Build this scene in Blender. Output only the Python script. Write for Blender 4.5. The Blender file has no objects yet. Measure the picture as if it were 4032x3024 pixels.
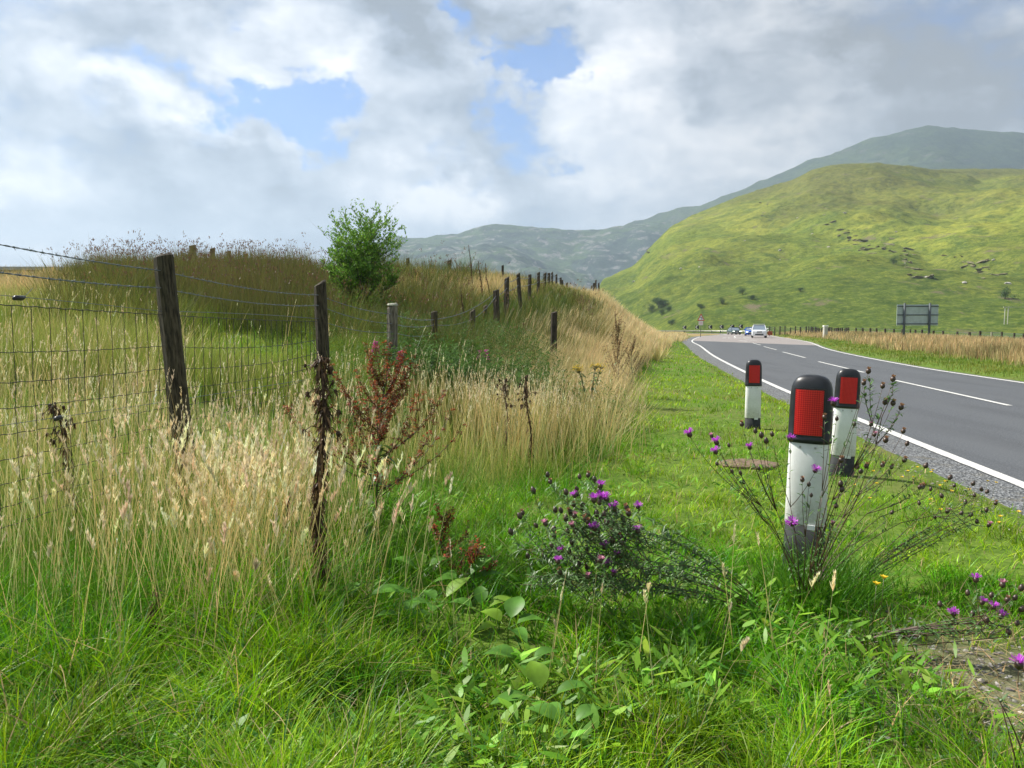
import bpy, bmesh, math, random
import numpy as np
from mathutils import Vector, Matrix

# ------------------------------------------------------------------ camera
F = 769.0; CAMZ = 1.45; HOR = 328.0
TH = math.atan((384.0 - HOR) / F)
scene = bpy.context.scene
cam_d = bpy.data.cameras.new("camera"); cam = bpy.data.objects.new("camera", cam_d)
scene.collection.objects.link(cam); scene.camera = cam
cam_d.sensor_fit = 'HORIZONTAL'; cam_d.sensor_width = 36.0
cam_d.lens = 36.0 * F / 1024.0
cam_d.clip_start = 0.05; cam_d.clip_end = 60000.0
cam.location = (0, 0, CAMZ); cam.rotation_euler = (math.pi / 2 - TH, 0, 0)
ct, st = math.cos(TH), math.sin(TH)
def ray(x, y):
    a = (x - 512.0) / F; b = (384.0 - y) / F
    return (a, ct + b * st, -st + b * ct)
def at(x, y, Y):
    r = ray(x, y); k = Y / r[1]
    return Vector((r[0] * k, Y, CAMZ + r[2] * k))
def proj(X, Y, Z):
    d = Y * ct - (Z - CAMZ) * st; u = Y * st + (Z - CAMZ) * ct
    d = np.maximum(d, 1e-3)
    return 512 + F * X / d, 384 - F * u / d

# ------------------------------------------------------------------ sky, sun, exposure
SUN_EL, SUN_AZ = math.radians(48), math.radians(-62)      # azimuth from +Y, clockwise positive
world = bpy.data.worlds.new("World"); scene.world = world; world.use_nodes = True
world.cycles.sampling_method = 'MANUAL'; world.cycles.sample_map_resolution = 256
class NT:
    def __init__(s, nt): s.nt = nt; s.n = nt.nodes; s.l = nt.links
    def new(s, t, **kw):
        n = s.n.new(t)
        for k, v in kw.items(): setattr(n, k, v)
        return n
    def put(s, sock, v):
        if hasattr(v, 'is_output'): s.l.new(v, sock)
        elif v is not None: sock.default_value = v
    def math(s, op, a, b=None, c=None, clamp=False):
        n = s.new('ShaderNodeMath', operation=op); n.use_clamp = clamp
        s.put(n.inputs[0], a); s.put(n.inputs[1], b)
        if c is not None: s.put(n.inputs[2], c)
        return n.outputs[0]
    def vmath(s, op, a, b=None):
        n = s.new('ShaderNodeVectorMath', operation=op)
        s.put(n.inputs[0], a); s.put(n.inputs[1], b)
        return n.outputs['Value'] if op in ('LENGTH', 'DISTANCE', 'DOT_PRODUCT') else n.outputs[0]
    def scale(s, a, k):
        n = s.new('ShaderNodeVectorMath', operation='SCALE'); s.put(n.inputs[0], a); n.inputs['Scale'].default_value = k
        return n.outputs[0]
    def noise(s, vec, scale, detail=4, rough=.5, dist=0.0, col=False):
        n = s.new('ShaderNodeTexNoise'); s.put(n.inputs['Vector'], vec)
        n.inputs['Scale'].default_value = scale; n.inputs['Detail'].default_value = detail
        n.inputs['Roughness'].default_value = rough; n.inputs['Distortion'].default_value = dist
        return n.outputs['Color'] if col else n.outputs[0]
    def mapr(s, v, a, b, c=0., d=1., smooth=True):
        n = s.new('ShaderNodeMapRange'); n.interpolation_type = 'SMOOTHSTEP' if smooth else 'LINEAR'
        s.put(n.inputs['Value'], v)
        for k, q in zip(('From Min', 'From Max', 'To Min', 'To Max'), (a, b, c, d)): n.inputs[k].default_value = q
        return n.outputs[0]
    def mix(s, f, a, b):
        n = s.new('ShaderNodeMix', data_type='RGBA'); s.put(n.inputs['Factor'], f)
        s.put(n.inputs[6], a if hasattr(a, 'is_output') else (*a[:3], 1)); s.put(n.inputs[7], b if hasattr(b, 'is_output') else (*b[:3], 1))
        return n.outputs[2]
    def mapping(s, vec, sc=(1, 1, 1), rot=(0, 0, 0)):
        n = s.new('ShaderNodeMapping'); s.put(n.inputs['Vector'], vec)
        n.inputs['Scale'].default_value = sc; n.inputs['Rotation'].default_value = rot
        return n.outputs[0]
def make_world():
    W = NT(world.node_tree); W.n.clear()
    out = W.new('ShaderNodeOutputWorld')
    sky = W.new('ShaderNodeTexSky'); sky.sky_type = 'NISHITA'; sky.sun_disc = False
    sky.sun_elevation = SUN_EL; sky.sun_rotation = SUN_AZ; sky.air_density = 1.0; sky.dust_density = 0.6
    b1 = W.new('ShaderNodeBackground'); b1.inputs[1].default_value = 0.085
    tn = W.new('ShaderNodeMix', data_type='RGBA', blend_type='MULTIPLY'); tn.inputs['Factor'].default_value = 1.0
    W.l.new(sky.outputs[0], tn.inputs[6]); tn.inputs[7].default_value = (.44, .70, 1.06, 1); W.l.new(tn.outputs[2], b1.inputs[0])
    tc = W.new('ShaderNodeTexCoord'); d = tc.outputs['Generated']
    warpc = W.noise(W.mapping(d, (1, 1, 1.6)), 5.0, 6, .55, col=True)
    warp = W.scale(W.vmath('SUBTRACT', warpc, (.5, .5, .5)), .34)
    dw = W.vmath('ADD', d, warp)
    warp2 = W.scale(W.vmath('SUBTRACT', W.noise(d, 16.0, 5, .6, col=True), (.5, .5, .5)), .10)
    dw = W.vmath('ADD', dw, warp2)
    def blob(px, py, r, amp):
        px /= 2.16; py /= 2.16; r /= 2.16
        v = Vector(ray(px, py)).normalized()
        dist = W.vmath('DISTANCE', dw, tuple(v))
        rr = r / F
        return W.mapr(dist, 0.0, rr * 1.9, amp, 0.0)
    def total(lst, start):
        acc = start
        for b in lst: acc = W.math('ADD', acc, blob(*b))
        return acc
    fbm = W.noise(W.vmath('ADD', W.mapping(d, (1, 1, 2.0)), warp), 5.5, 9, .55)
    fbm2 = W.noise(W.mapping(d, (1, 1, 1.7)), 17.0, 7, .6)
    blue = total([(455, 185, 60, .7), (560, 225, 75, .95), (650, 280, 60, 1.0), (735, 288, 42, .8), (530, 235, 60, .9), (600, 185, 50, .6),
                  (1180, 145, 85, 1.2), (1160, 210, 80, 1.15), (1070, 160, 70, 1.0), (1215, 180, 60, .8), (930, 345, 60, .52), (1130, 330, 50, .45),
                  (1090, 400, 40, .25), (2900, -700, 400, .8), (-900, -500, 350, .8), (1200, -1200, 350, .6)], 0.0)
    blue = W.math('ADD', blue, W.mapr(fbm, .3, .7, .30, -.30, False))
    blue = W.math('ADD', blue, W.mapr(fbm2, .3, .7, .15, -.15, False))
    bm = W.mapr(blue, .14, .88, 0, .95)
    br = total([(330, 225, 95, .32), (260, 240, 80, .3), (400, 235, 60, .3), (130, 200, 110, .12), (60, 60, 110, .08), (560, 310, 75, .22), (480, 320, 40, .25), (660, 335, 70, .2),
                (930, 425, 75, .38), (1010, 440, 60, .28), (700, 100, 100, .3), (560, 60, 90, .2), (1330, 190, 90, .16), (1290, 290, 90, .16), (1450, 400, 110, .28), (1300, 380, 80, .2),
                (0, 355, 60, .35), (20, 440, 60, .2), (1350, 60, 110, .06), (1750, 60, 160, .12), (950, 180, 110, .16), (800, 490, 120, .12), (1650, 350, 130, .12),
                (980, 30, 190, -.30), (820, 20, 140, -.26), (1200, 70, 110, -.16), (320, 390, 140, -.18), (520, 400, 120, -.18), (130, 420, 130, -.08), (690, 420, 100, -.10), (300, 500, 200, .10), (60, 470, 120, .12), (280, 120, 110, -.2), (420, 190, 70, -.15), (30, 210, 60, -.15),
                (1560, 270, 110, -.22), (1780, 200, 150, -.18), (2000, 260, 160, -.14), (1050, 270, 90, -.12), (2150, 150, 160, -.2), (1850, 90, 200, -.12), (1600, 130, 120, -.08), (2000, 60, 150, -.1), (620, 470, 110, -.12)], .52)
    br = W.math('ADD', br, W.mapr(fbm, .3, .7, -.26, .26, False))
    br = W.math('ADD', br, W.mapr(fbm2, .3, .7, -.13, .13, False))
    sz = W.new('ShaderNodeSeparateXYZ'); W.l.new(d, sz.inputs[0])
    br = W.math('SUBTRACT', br, W.mapr(sz.outputs[2], .45, .75, 0, .34)); br = W.math('SUBTRACT', br, W.mapr(sz.outputs[1], .2, -.3, 0, .14))  # clouds darkened overhead and behind the view, added to cut ambient light
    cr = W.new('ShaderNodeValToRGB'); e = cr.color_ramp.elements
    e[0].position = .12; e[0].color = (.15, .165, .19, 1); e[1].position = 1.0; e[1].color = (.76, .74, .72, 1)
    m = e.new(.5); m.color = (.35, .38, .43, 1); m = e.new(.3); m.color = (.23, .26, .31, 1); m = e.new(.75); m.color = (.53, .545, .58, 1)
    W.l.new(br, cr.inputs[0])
    # clouds to the right are warmer grey
    sx = W.new('ShaderNodeSeparateXYZ'); W.l.new(d, sx.inputs[0])
    warm = W.mapr(sx.outputs[0], .05, .35, 0, 1)
    n = W.new('ShaderNodeMix', data_type='RGBA', blend_type='MULTIPLY'); W.put(n.inputs['Factor'], warm)
    W.l.new(cr.outputs[0], n.inputs[6]); n.inputs[7].default_value = (1.10, 1.02, .93, 1)
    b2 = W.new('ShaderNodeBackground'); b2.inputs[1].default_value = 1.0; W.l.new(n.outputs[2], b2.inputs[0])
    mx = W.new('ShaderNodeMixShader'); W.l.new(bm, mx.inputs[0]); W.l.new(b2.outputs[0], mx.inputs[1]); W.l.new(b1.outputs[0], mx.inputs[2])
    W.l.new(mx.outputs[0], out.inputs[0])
make_world()
sd = bpy.data.lights.new("sun", 'SUN'); sd.energy = 5.0; sd.angle = math.radians(1.5); sd.color = (1, .95, .86)
sun = bpy.data.objects.new("sun", sd); scene.collection.objects.link(sun)
sdir = Vector((math.sin(SUN_AZ) * math.cos(SUN_EL), math.cos(SUN_AZ) * math.cos(SUN_EL), math.sin(SUN_EL)))
sun.rotation_euler = sdir.to_track_quat('Z', 'Y').to_euler()
scene.view_settings.view_transform = 'Standard'; scene.view_settings.look = 'None'
scene.view_settings.exposure = 0.86; scene.view_settings.gamma = 1.0
scene.render.engine = 'CYCLES'
scene.cycles.max_bounces = 6; scene.cycles.diffuse_bounces = 3; scene.cycles.transmission_bounces = 4; scene.cycles.volume_bounces = 0

# ------------------------------------------------------------------ helpers
col = scene.collection
rng = np.random.default_rng(7); random.seed(7)
def tag(o, label=None, cat=None, group=None, kind=None):
    if label: o['label'] = label
    if cat: o['category'] = cat
    if group: o['group'] = group
    if kind: o['kind'] = kind
    return o
def empty(name, loc, rz=0.0):
    o = bpy.data.objects.new(name, None); col.objects.link(o); o.location = loc; o.rotation_euler = (0, 0, rz)
    o.empty_display_size = .1
    return o
def link(name, me, mat, parent=None):
    o = bpy.data.objects.new(name, me); col.objects.link(o)
    if mat is not None and not me.materials: me.materials.append(mat)
    if parent is not None: o.parent = parent
    return o
def copy_tree(o, parent=None):
    c = o.copy(); col.objects.link(c)
    if parent is not None: c.parent = parent
    for ch in list(o.children): copy_tree(ch, c)
    return c
def npmesh(name, verts, quads=None, tris=None, cols=None, smooth=False):
    me = bpy.data.meshes.new(name)
    verts = np.asarray(verts, dtype=np.float32).reshape(-1, 3)
    q = np.zeros((0, 4), np.int32) if quads is None else np.asarray(quads, np.int32).reshape(-1, 4)
    t = np.zeros((0, 3), np.int32) if tris is None else np.asarray(tris, np.int32).reshape(-1, 3)
    me.vertices.add(len(verts)); me.vertices.foreach_set('co', verts.ravel())
    li = np.concatenate([q.ravel(), t.ravel()]).astype(np.int32)
    me.loops.add(len(li)); me.loops.foreach_set('vertex_index', li)
    ls = np.concatenate([np.arange(len(q)) * 4, len(q) * 4 + np.arange(len(t)) * 3]).astype(np.int32)
    me.polygons.add(len(ls)); me.polygons.foreach_set('loop_start', ls)
    me.polygons.foreach_set('use_smooth', np.full(len(ls), smooth, dtype=bool))
    if cols is not None:
        a = me.color_attributes.new('Col', 'FLOAT_COLOR', 'POINT')
        c = np.ones((len(verts), 4), np.float32); c[:, :3] = cols
        a.data.foreach_set('color', c.ravel())
    me.update(calc_edges=True)
    return me
class MB:
    """collects simple shapes into one mesh"""
    def __init__(s): s.v = []; s.f = []
    def add(s, vs, fs):
        b = len(s.v); s.v += [tuple(p) for p in vs]; s.f += [tuple(b + i for i in f) for f in fs]
        return s
    def box(s, x0, x1, y0, y1, z0, z1, M=None):
        vs = [Vector(p) for p in ((x0,y0,z0),(x1,y0,z0),(x1,y1,z0),(x0,y1,z0),(x0,y0,z1),(x1,y0,z1),(x1,y1,z1),(x0,y1,z1))]
        if M is not None: vs = [M @ p for p in vs]
        return s.add(vs, [(0,3,2,1),(4,5,6,7),(0,1,5,4),(1,2,6,5),(2,3,7,6),(3,0,4,7)])
    def tube(s, pts, rad, n=6, cap=True):
        pts = [Vector(p) for p in pts]; k = len(pts)
        if not hasattr(rad, '__len__'): rad = [rad] * k
        rings = []
        for i in range(k):
            t = (pts[min(i + 1, k - 1)] - pts[max(i - 1, 0)]).normalized()
            a = t.cross(Vector((0, 0, 1))) if abs(t.z) < .9 else t.cross(Vector((0, 1, 0)))
            a.normalize(); b = t.cross(a)
            rings.append([pts[i] + (a * math.cos(2 * math.pi * j / n) + b * math.sin(2 * math.pi * j / n)) * rad[i] for j in range(n)])
        vs = [p for r in rings for p in r]
        fs = [(i * n + j, i * n + (j + 1) % n, (i + 1) * n + (j + 1) % n, (i + 1) * n + j) for i in range(k - 1) for j in range(n)]
        if cap: fs += [tuple(range(n))[::-1], tuple((k - 1) * n + j for j in range(n))]
        return s.add(vs, fs)
    def loft(s, rings, cap=True):
        n = len(rings[0]); k = len(rings); vs = [p for r in rings for p in r]
        fs = [(i * n + j, i * n + (j + 1) % n, (i + 1) * n + (j + 1) % n, (i + 1) * n + j) for i in range(k - 1) for j in range(n)]
        if cap: fs += [tuple(range(n))[::-1], tuple((k - 1) * n + j for j in range(n))]
        return s.add(vs, fs)
    def leaf(s, p, d, L, w, droop=.2, side=None, nseg=3, up=None):
        """a pointed leaf blade from p along d"""
        d = Vector(d).normalized(); side = side or d.cross(Vector((0, 0, 1)))
        if side.length < 1e-3: side = Vector((1, 0, 0))
        side.normalize(); nrm = side.cross(d)
        vs = [Vector(p)]; fs = []
        for i in range(1, nseg + 1):
            t = i / (nseg + 1); c = Vector(p) + d * L * t - Vector((0, 0, 1)) * droop * L * t * t
            ww = w * math.sin(math.pi * t ** .8) * .5
            vs += [c - side * ww + nrm * ww * .35, c, c + side * ww + nrm * ww * .35]
        vs.append(Vector(p) + d * L - Vector((0, 0, 1)) * droop * L)
        fs += [(0, 2, 1), (0, 3, 2)]
        for i in range(nseg - 1):
            a = 1 + i * 3; fs += [(a, a + 1, a + 4, a + 3), (a + 1, a + 2, a + 5, a + 4)]
        a = 1 + (nseg - 1) * 3; e = len(vs) - 1
        fs += [(a, a + 1, e), (a + 1, a + 2, e)]
        return s.add(vs, fs)
    def ball(s, c, r, sz=1.0, n=6, m=4):
        c = Vector(c); rings = []
        for i in range(m + 1):
            a = -math.pi / 2 + math.pi * (i + .02) / (m + .04)
            rings.append([c + Vector((math.cos(a) * math.cos(2 * math.pi * j / n) * r, math.cos(a) * math.sin(2 * math.pi * j / n) * r, math.sin(a) * r * sz)) for j in range(n)])
        return s.loft(rings)
    def mesh(s, name, smooth=False):
        me = bpy.data.meshes.new(name); me.from_pydata([tuple(p) for p in s.v], [], s.f)
        if smooth: me.polygons.foreach_set('use_smooth', [True] * len(me.polygons))
        me.update(); return me
    def build(s, name, mat, parent=None, smooth=False):
        return link(name, s.mesh(name, smooth), mat, parent)

def _hash(ix, iy, seed):
    h = (ix.astype(np.int64) * 374761393 + iy.astype(np.int64) * 668265263 + seed * 1442695041) & 0xffffffff
    h = ((h ^ (h >> 13)) * 1274126177) & 0xffffffff
    return ((h ^ (h >> 16)) & 0xffff) / 65535.0
def vnoise(x, y, seed=0):
    x = np.asarray(x, float); y = np.asarray(y, float)
    ix = np.floor(x); iy = np.floor(y); fx = x - ix; fy = y - iy
    fx = fx * fx * (3 - 2 * fx); fy = fy * fy * (3 - 2 * fy)
    ix = ix.astype(np.int64); iy = iy.astype(np.int64)
    a = _hash(ix, iy, seed); b = _hash(ix + 1, iy, seed); c = _hash(ix, iy + 1, seed); d = _hash(ix + 1, iy + 1, seed)
    return (a * (1 - fx) + b * fx) * (1 - fy) + (c * (1 - fx) + d * fx) * fy
def fbm(x, y, oct=4, seed=0, gain=.5):
    s = 0; a = 1; t = 0
    for i in range(oct):
        s = s + a * vnoise(x * 2 ** i + i * 17.3, y * 2 ** i - i * 9.1, seed + i); t += a; a *= gain
    return s / t
def sstep(a, b, x):
    t = np.clip((x - a) / (b - a), 0, 1); return t * t * (3 - 2 * t)

# ------------------------------------------------------------------ materials
def mat(name, color=(.5, .5, .5), rough=.6, metal=0.0, noise=0.0, nscale=20.0, spec=.3, coat=0.0, bump=0.0, stretch=(1, 1, 1), dark=None):
    m = bpy.data.materials.new(name); m.use_nodes = True; N = NT(m.node_tree)
    b = m.node_tree.nodes['Principled BSDF']
    b.inputs['Roughness'].default_value = rough; b.inputs['Metallic'].default_value = metal
    b.inputs['Specular IOR Level'].default_value = spec; b.inputs['Coat Weight'].default_value = coat
    b.inputs['Base Color'].default_value = (*color, 1)
    if noise or bump:
        tc = N.new('ShaderNodeTexCoord'); v = N.mapping(tc.outputs['Object'], stretch)
        f = N.noise(v, nscale, 6, .65)
        if noise:
            dk = dark or tuple(c * (1 - noise) for c in color); lt = tuple(min(1, c * (1 + noise * .6)) for c in color)
            N.l.new(N.mix(N.mapr(f, .3, .7), dk, lt), b.inputs['Base Color'])
        if bump:
            bp = N.new('ShaderNodeBump'); bp.inputs['Strength'].default_value = bump; bp.inputs['Distance'].default_value = .01
            N.l.new(f, bp.inputs['Height']); N.l.new(bp.outputs[0], b.inputs['Normal'])
    return m
def leafmat(name, color=None, transl=.3, gloss=.04, noise=.3, nscale=8.0):
    m = bpy.data.materials.new(name); m.use_nodes = True; N = NT(m.node_tree); N.n.clear()
    out = N.new('ShaderNodeOutputMaterial')
    if color is None:
        a = N.new('ShaderNodeVertexColor'); a.layer_name = 'Col'; c = a.outputs[0]
    else:
        tc = N.new('ShaderNodeTexCoord')
        f = N.noise(tc.outputs['Object'], nscale, 3, .5)
        c = N.mix(N.mapr(f, .3, .7), tuple(q * (1 - noise) for q in color), tuple(q * (1 + noise) for q in color))
    d = N.new('ShaderNodeBsdfDiffuse'); t = N.new('ShaderNodeBsdfTranslucent'); g = N.new('ShaderNodeBsdfGlossy')
    g.inputs['Roughness'].default_value = .45; g.inputs['Color'].default_value = (1, 1, 1, 1)
    N.l.new(c, d.inputs[0]); N.l.new(c, t.inputs[0])
    m1 = N.new('ShaderNodeMixShader'); m1.inputs[0].default_value = transl; N.l.new(d.outputs[0], m1.inputs[1]); N.l.new(t.outputs[0], m1.inputs[2])
    m2 = N.new('ShaderNodeMixShader'); m2.inputs[0].default_value = gloss; N.l.new(m1.outputs[0], m2.inputs[1]); N.l.new(g.outputs[0], m2.inputs[2])
    N.l.new(m2.outputs[0], out.inputs[0])
    return m

# ------------------------------------------------------------------ road geometry (world metres)
def roadz(Y): return 0.18 * sstep(20, 100, np.asarray(Y, float))
def road_px(x, y):
    """point of the road surface seen at a pixel"""
    r = ray(x, y); Y = 20.0
    for _ in range(40):
        z = float(roadz(Y)); Y = (z - CAMZ) / r[2] * r[1]
    return (r[0] / r[1] * Y, Y)
def curve(pts, n):
    """Catmull-Rom resampled by arc length"""
    P = [np.array(p, float) for p in pts]; P = [2 * P[0] - P[1]] + P + [2 * P[-1] - P[-2]]; o = []
    for i in range(1, len(P) - 2):
        for k in range(24):
            t = k / 24.0; a, b, c, d = P[i - 1], P[i], P[i + 1], P[i + 2]
            o.append(.5 * (2 * b + (c - a) * t + (2 * a - 5 * b + 4 * c - d) * t * t + (3 * b - a - 3 * c + d) * t ** 3))
    o.append(P[-2]); o = np.array(o)
    s = np.concatenate([[0], np.cumsum(np.hypot(*np.diff(o, axis=0).T))])
    q = np.linspace(0, s[-1], n)
    return np.stack([np.interp(q, s, o[:, 0]), np.interp(q, s, o[:, 1])], 1)
LEFT = [(-.2, -26), (2.0, -12), (3.55, -1)] + [road_px(*p) for p in ((1024, 485.9), (857.6, 419.3), (794.3, 394.6), (747.4, 373.3), (713, 355.5))] + \
       [(14.2, 58), (18.0, 77), (24.3, 101), (29.6, 119), (36.4, 136), (41.5, 150), (42, 160), (37, 167), (26, 171), (5, 173), (-60, 176)]
RIGHT = [(7.6, -26), (9.2, -12), (10.3, 0)] + [road_px(*p) for p in ((1024, 383.1), (898.8, 363.8))] + \
        [(20.6, 50), (28.3, 74), (36.0, 103), (43.0, 128), (48.6, 148), (50.5, 163), (46, 174), (36, 179.5), (20, 182), (5, 183), (-60, 186)]
LC = curve(LEFT, 420); RC = curve(RIGHT, 420)
def offset(C, d):
    t = np.gradient(C, axis=0); t /= np.hypot(t[:, 0], t[:, 1])[:, None]
    return C + np.stack([-t[:, 1], t[:, 0]], 1) * (d if np.isscalar(d) else d[:, None])
shoulder = .5 + .5 * sstep(15, 60, LC[:, 1])
AL = offset(LC, shoulder); AR = offset(RC, -.28)          # asphalt edges
def asphalt_left(Y):
    m = (AL[:, 1] < 150) & (np.arange(len(AL)) < 330); o = np.argsort(AL[m, 1]); return np.interp(Y, AL[m, 1][o], AL[m, 0][o])
def asphalt_right(Y):
    m = (AR[:, 1] < 160) & (np.arange(len(AR)) < 330); o = np.argsort(AR[m, 1]); return np.interp(Y, AR[m, 1][o], AR[m, 0][o])

# ------------------------------------------------------------------ terrain height
TY = [0, 2.5, 4, 5, 6.5, 8, 10, 12, 15, 18, 22, 26, 30, 36, 45, 57, 75, 100, 150]
TT = {
 -500: [.1,.15,.3,.45,.6,.75,.95,1.2,1.5,1.8,2.2,2.6,2.9,3.0,3.0,2.8,2.4,1.5,.8],
 0:   [.1,.14,.28,.42,.62,.85,1.12,1.4,1.8,2.15,2.6,3.0,3.2,3.2,3.0,2.6,2,1,.5],
 100: [.1,.14,.28,.42,.60,.82,1.08,1.4,1.95,2.35,2.6,2.7,2.6,2.6,2.5,2.2,2,1,.5],
 200: [.1,.14,.28,.42,.58,.78,1.0,1.2,1.6,2.2,2.8,2.9,2.9,2.8,2.6,2.3,2,1,.5],
 300: [.1,.12,.24,.38,.5,.6,.8,1.0,1.45,2.05,2.75,2.9,2.9,2.9,2.7,2.4,2,1,.5],
 400: [.1,.1,.16,.23,.33,.45,.62,.8,1.15,1.7,2.4,3.1,3.4,3.4,3.3,3,2.4,1.5,.5],
 450: [.1,.1,.13,.17,.25,.35,.5,.65,.9,1.4,2.0,2.7,3.35,3.5,3.4,3.2,2.8,1.8,.5],
 500: [.1,.1,.11,.13,.18,.25,.35,.5,.9,1.4,2.0,2.6,3.2,3.65,3.6,3.4,3,2,.5],
 550: [.1,.1,.1,.11,.13,.17,.23,.32,.52,.85,1.4,2.05,2.7,3.3,3.75,3.5,3,2,.5],
 600: [.1,.1,.1,.1,.11,.12,.15,.18,.28,.45,.8,1.2,1.6,2.3,3.1,3.85,3.5,2.2,.5],
 620: [.1,.1,.1,.1,.1,.12,.13,.15,.2,.3,.5,.8,1.05,1.5,2.05,2.6,2.4,1.6,.5],
 640: [.1,.1,.1,.1,.1,.1,.12,.13,.14,.18,.22,.3,.5,.75,1.15,1.5,1.3,.8,.4],
 660: [.1,.1,.1,.1,.1,.1,.1,.1,.11,.12,.14,.16,.18,.25,.35,.5,.6,.5,.35],
 690: [.1,.1,.1,.1,.1,.1,.1,.1,.1,.11,.12,.12,.14,.15,.18,.22,.28,.35,.3],
}
_tx = np.array(sorted(TT)); _tz = np.array([TT[k] for k in sorted(TT)])
def table_z(X, Y):
    Yc = np.clip(Y, 0, 150); u = 512 + F * X / np.maximum(Y, 1.0)
    u = np.clip(u, _tx[0], _tx[-1])
    i = np.clip(np.searchsorted(_tx, u, side='right') - 1, 0, len(_tx) - 2); fu = (u - _tx[i]) / (_tx[i + 1] - _tx[i]); fu = np.clip(fu, 0, 1)
    ty = np.array(TY, float); j = np.clip(np.searchsorted(ty, Yc, side='right') - 1, 0, len(ty) - 2); fy = (Yc - ty[j]) / (ty[j + 1] - ty[j])
    fy = np.clip(fy, 0, 1)
    z = (_tz[i, j] * (1 - fu) + _tz[i + 1, j] * fu) * (1 - fy) + (_tz[i, j + 1] * (1 - fu) + _tz[i + 1, j + 1] * fu) * fy
    return z
def ground_z(X, Y):
    X = np.asarray(X, float); Y = np.asarray(Y, float)
    zl = table_z(X, Y)
    zl = zl + (fbm(X * .9, Y * .9, 3, 3) - .5) * .10 * sstep(0, 2, np.abs(asphalt_left(Y) - X))
    zl = np.where(Y > 150, .35, zl)
    rz = roadz(Y)
    dl = asphalt_left(Y) - X; dr = X - asphalt_right(Y)
    zr = rz + .12 * sstep(0, 1.0, dr) + .25 * sstep(2.5, 6, dr) - .9 * sstep(7, 26, dr) + (fbm(X * .5, Y * .5, 3, 5) - .5) * .12
    z = np.where(dl > 0, rz + (zl - rz) * sstep(0, .7, dl), np.where(dr > 0, rz + (zr - rz) * sstep(0, .5, dr), rz - .06 * sstep(.05, .6, np.minimum(-dl, -dr))))
    # beyond the bend everything settles on to the valley floor
    far = sstep(150, 158, Y)
    onroad = (np.abs(Y - 176) < 11.5) & (X < 53)
    bend = (X > -70) & (Y > 150) & (Y < 186)
    zf = np.where(bend, .10, .1 - 1.2 * sstep(190, 230, Y))
    z = z * (1 - far) + zf * far
    return z
def gpx(x, y, ymax=200.0):
    """first ground hit along a pixel's ray"""
    r = ray(x, y); Ys = np.geomspace(1.5, ymax, 1500)
    zz = CAMZ + r[2] / r[1] * Ys; g = ground_z(r[0] / r[1] * Ys, Ys)
    h = np.nonzero(zz < g)[0]
    i = h[0] if len(h) else len(Ys) - 1
    return Vector((r[0] / r[1] * Ys[i], Ys[i], float(g[i])))
def gz(X, Y): return float(ground_z(np.array([X]), np.array([Y]))[0])
def at_x(px, Y):
    """ground point at depth Y in the direction of column px"""
    X = (px - 512) / F * Y * 1.0
    return Vector((X, Y, gz(X, Y)))

# ground sheet
def make_ground():
    def axis(lo, hi, fine0, fine1, step, grow):
        a = list(np.arange(fine0, fine1, step)); s = step
        while a[-1] < hi: s *= grow; a.append(a[-1] + s)
        s = step
        while a[0] > lo: s *= grow; a.insert(0, a[0] - s)
        return np.array(a)
    xs = axis(-6500, 6500, -9, 12, .12, 1.045); ys = axis(-6500, 6500, 0, 20, .12, 1.035)
    X, Y = np.meshgrid(xs, ys); Z = ground_z(X, Y)
    back = Y < 0
    Z = np.where(back & (X < asphalt_left(np.maximum(Y, -26))), .1, Z)
    nx, ny = len(xs), len(ys); i = np.arange(nx * ny).reshape(ny, nx)
    q = np.stack([i[:-1, :-1], i[:-1, 1:], i[1:, 1:], i[1:, :-1]], -1).reshape(-1, 4)
    me = npmesh('ground', np.stack([X, Y, Z], -1).reshape(-1, 3), q, smooth=True)
    m = bpy.data.materials.new('ground_soil'); m.use_nodes = True; N = NT(m.node_tree); b = m.node_tree.nodes['Principled BSDF']
    g = N.new('ShaderNodeNewGeometry'); p = g.outputs['Position']
    n1 = N.noise(p, .35, 4, .6); n2 = N.noise(p, 9, 6, .7); n3 = N.noise(p, .05, 3, .5); n4 = N.noise(p, 60, 4, .7)
    c = N.mix(N.mapr(n2, .35, .65), (.06, .12, .012), (.13, .20, .03))
    c = N.mix(N.mapr(n1, .45, .70, 0, .6), c, (.17, .15, .06))
    sp = N.new('ShaderNodeSeparateXYZ'); N.l.new(p, sp.inputs[0])
    farm = N.mapr(sp.outputs[1], 60, 110)
    fc = N.mix(N.mapr(n3, .4, .6), (.30, .23, .10), (.13, .17, .045)); c = N.mix(farm, c, fc)
    c = N.mix(N.mapr(sp.outputs[1], 185, 240), c, (.07, .11, .03))
    rg = N.math('SUBTRACT', sp.outputs[0], N.math('MULTIPLY', sp.outputs[1], .25)); c = N.mix(N.mapr(rg, 24, 32), c, (.075, .115, .03))
    c = N.mix(N.mapr(n4, .5, .8, 0, .35), c, (.20, .17, .12))
    wd = N.vmath('DISTANCE', N.vmath('ADD', p, N.scale(N.noise(p, 2.5, 4, .6, col=True), .5)), (2.10, 2.95, .35)); c = N.mix(N.mapr(wd, .80, .30, 0, .8), c, N.mix(N.mapr(n2, .35, .65), (.10, .095, .06), (.20, .185, .13)))
    N.l.new(c, b.inputs['Base Color']); b.inputs['Roughness'].default_value = .95; b.inputs['Specular IOR Level'].default_value = .1
    bp = N.new('ShaderNodeBump'); bp.inputs['Strength'].default_value = .6; bp.inputs['Distance'].default_value = .02
    N.l.new(n2, bp.inputs['Height']); N.l.new(bp.outputs[0], b.inputs['Normal'])
    o = link('ground', me, m); tag(o, kind='structure')
make_ground()

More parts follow.
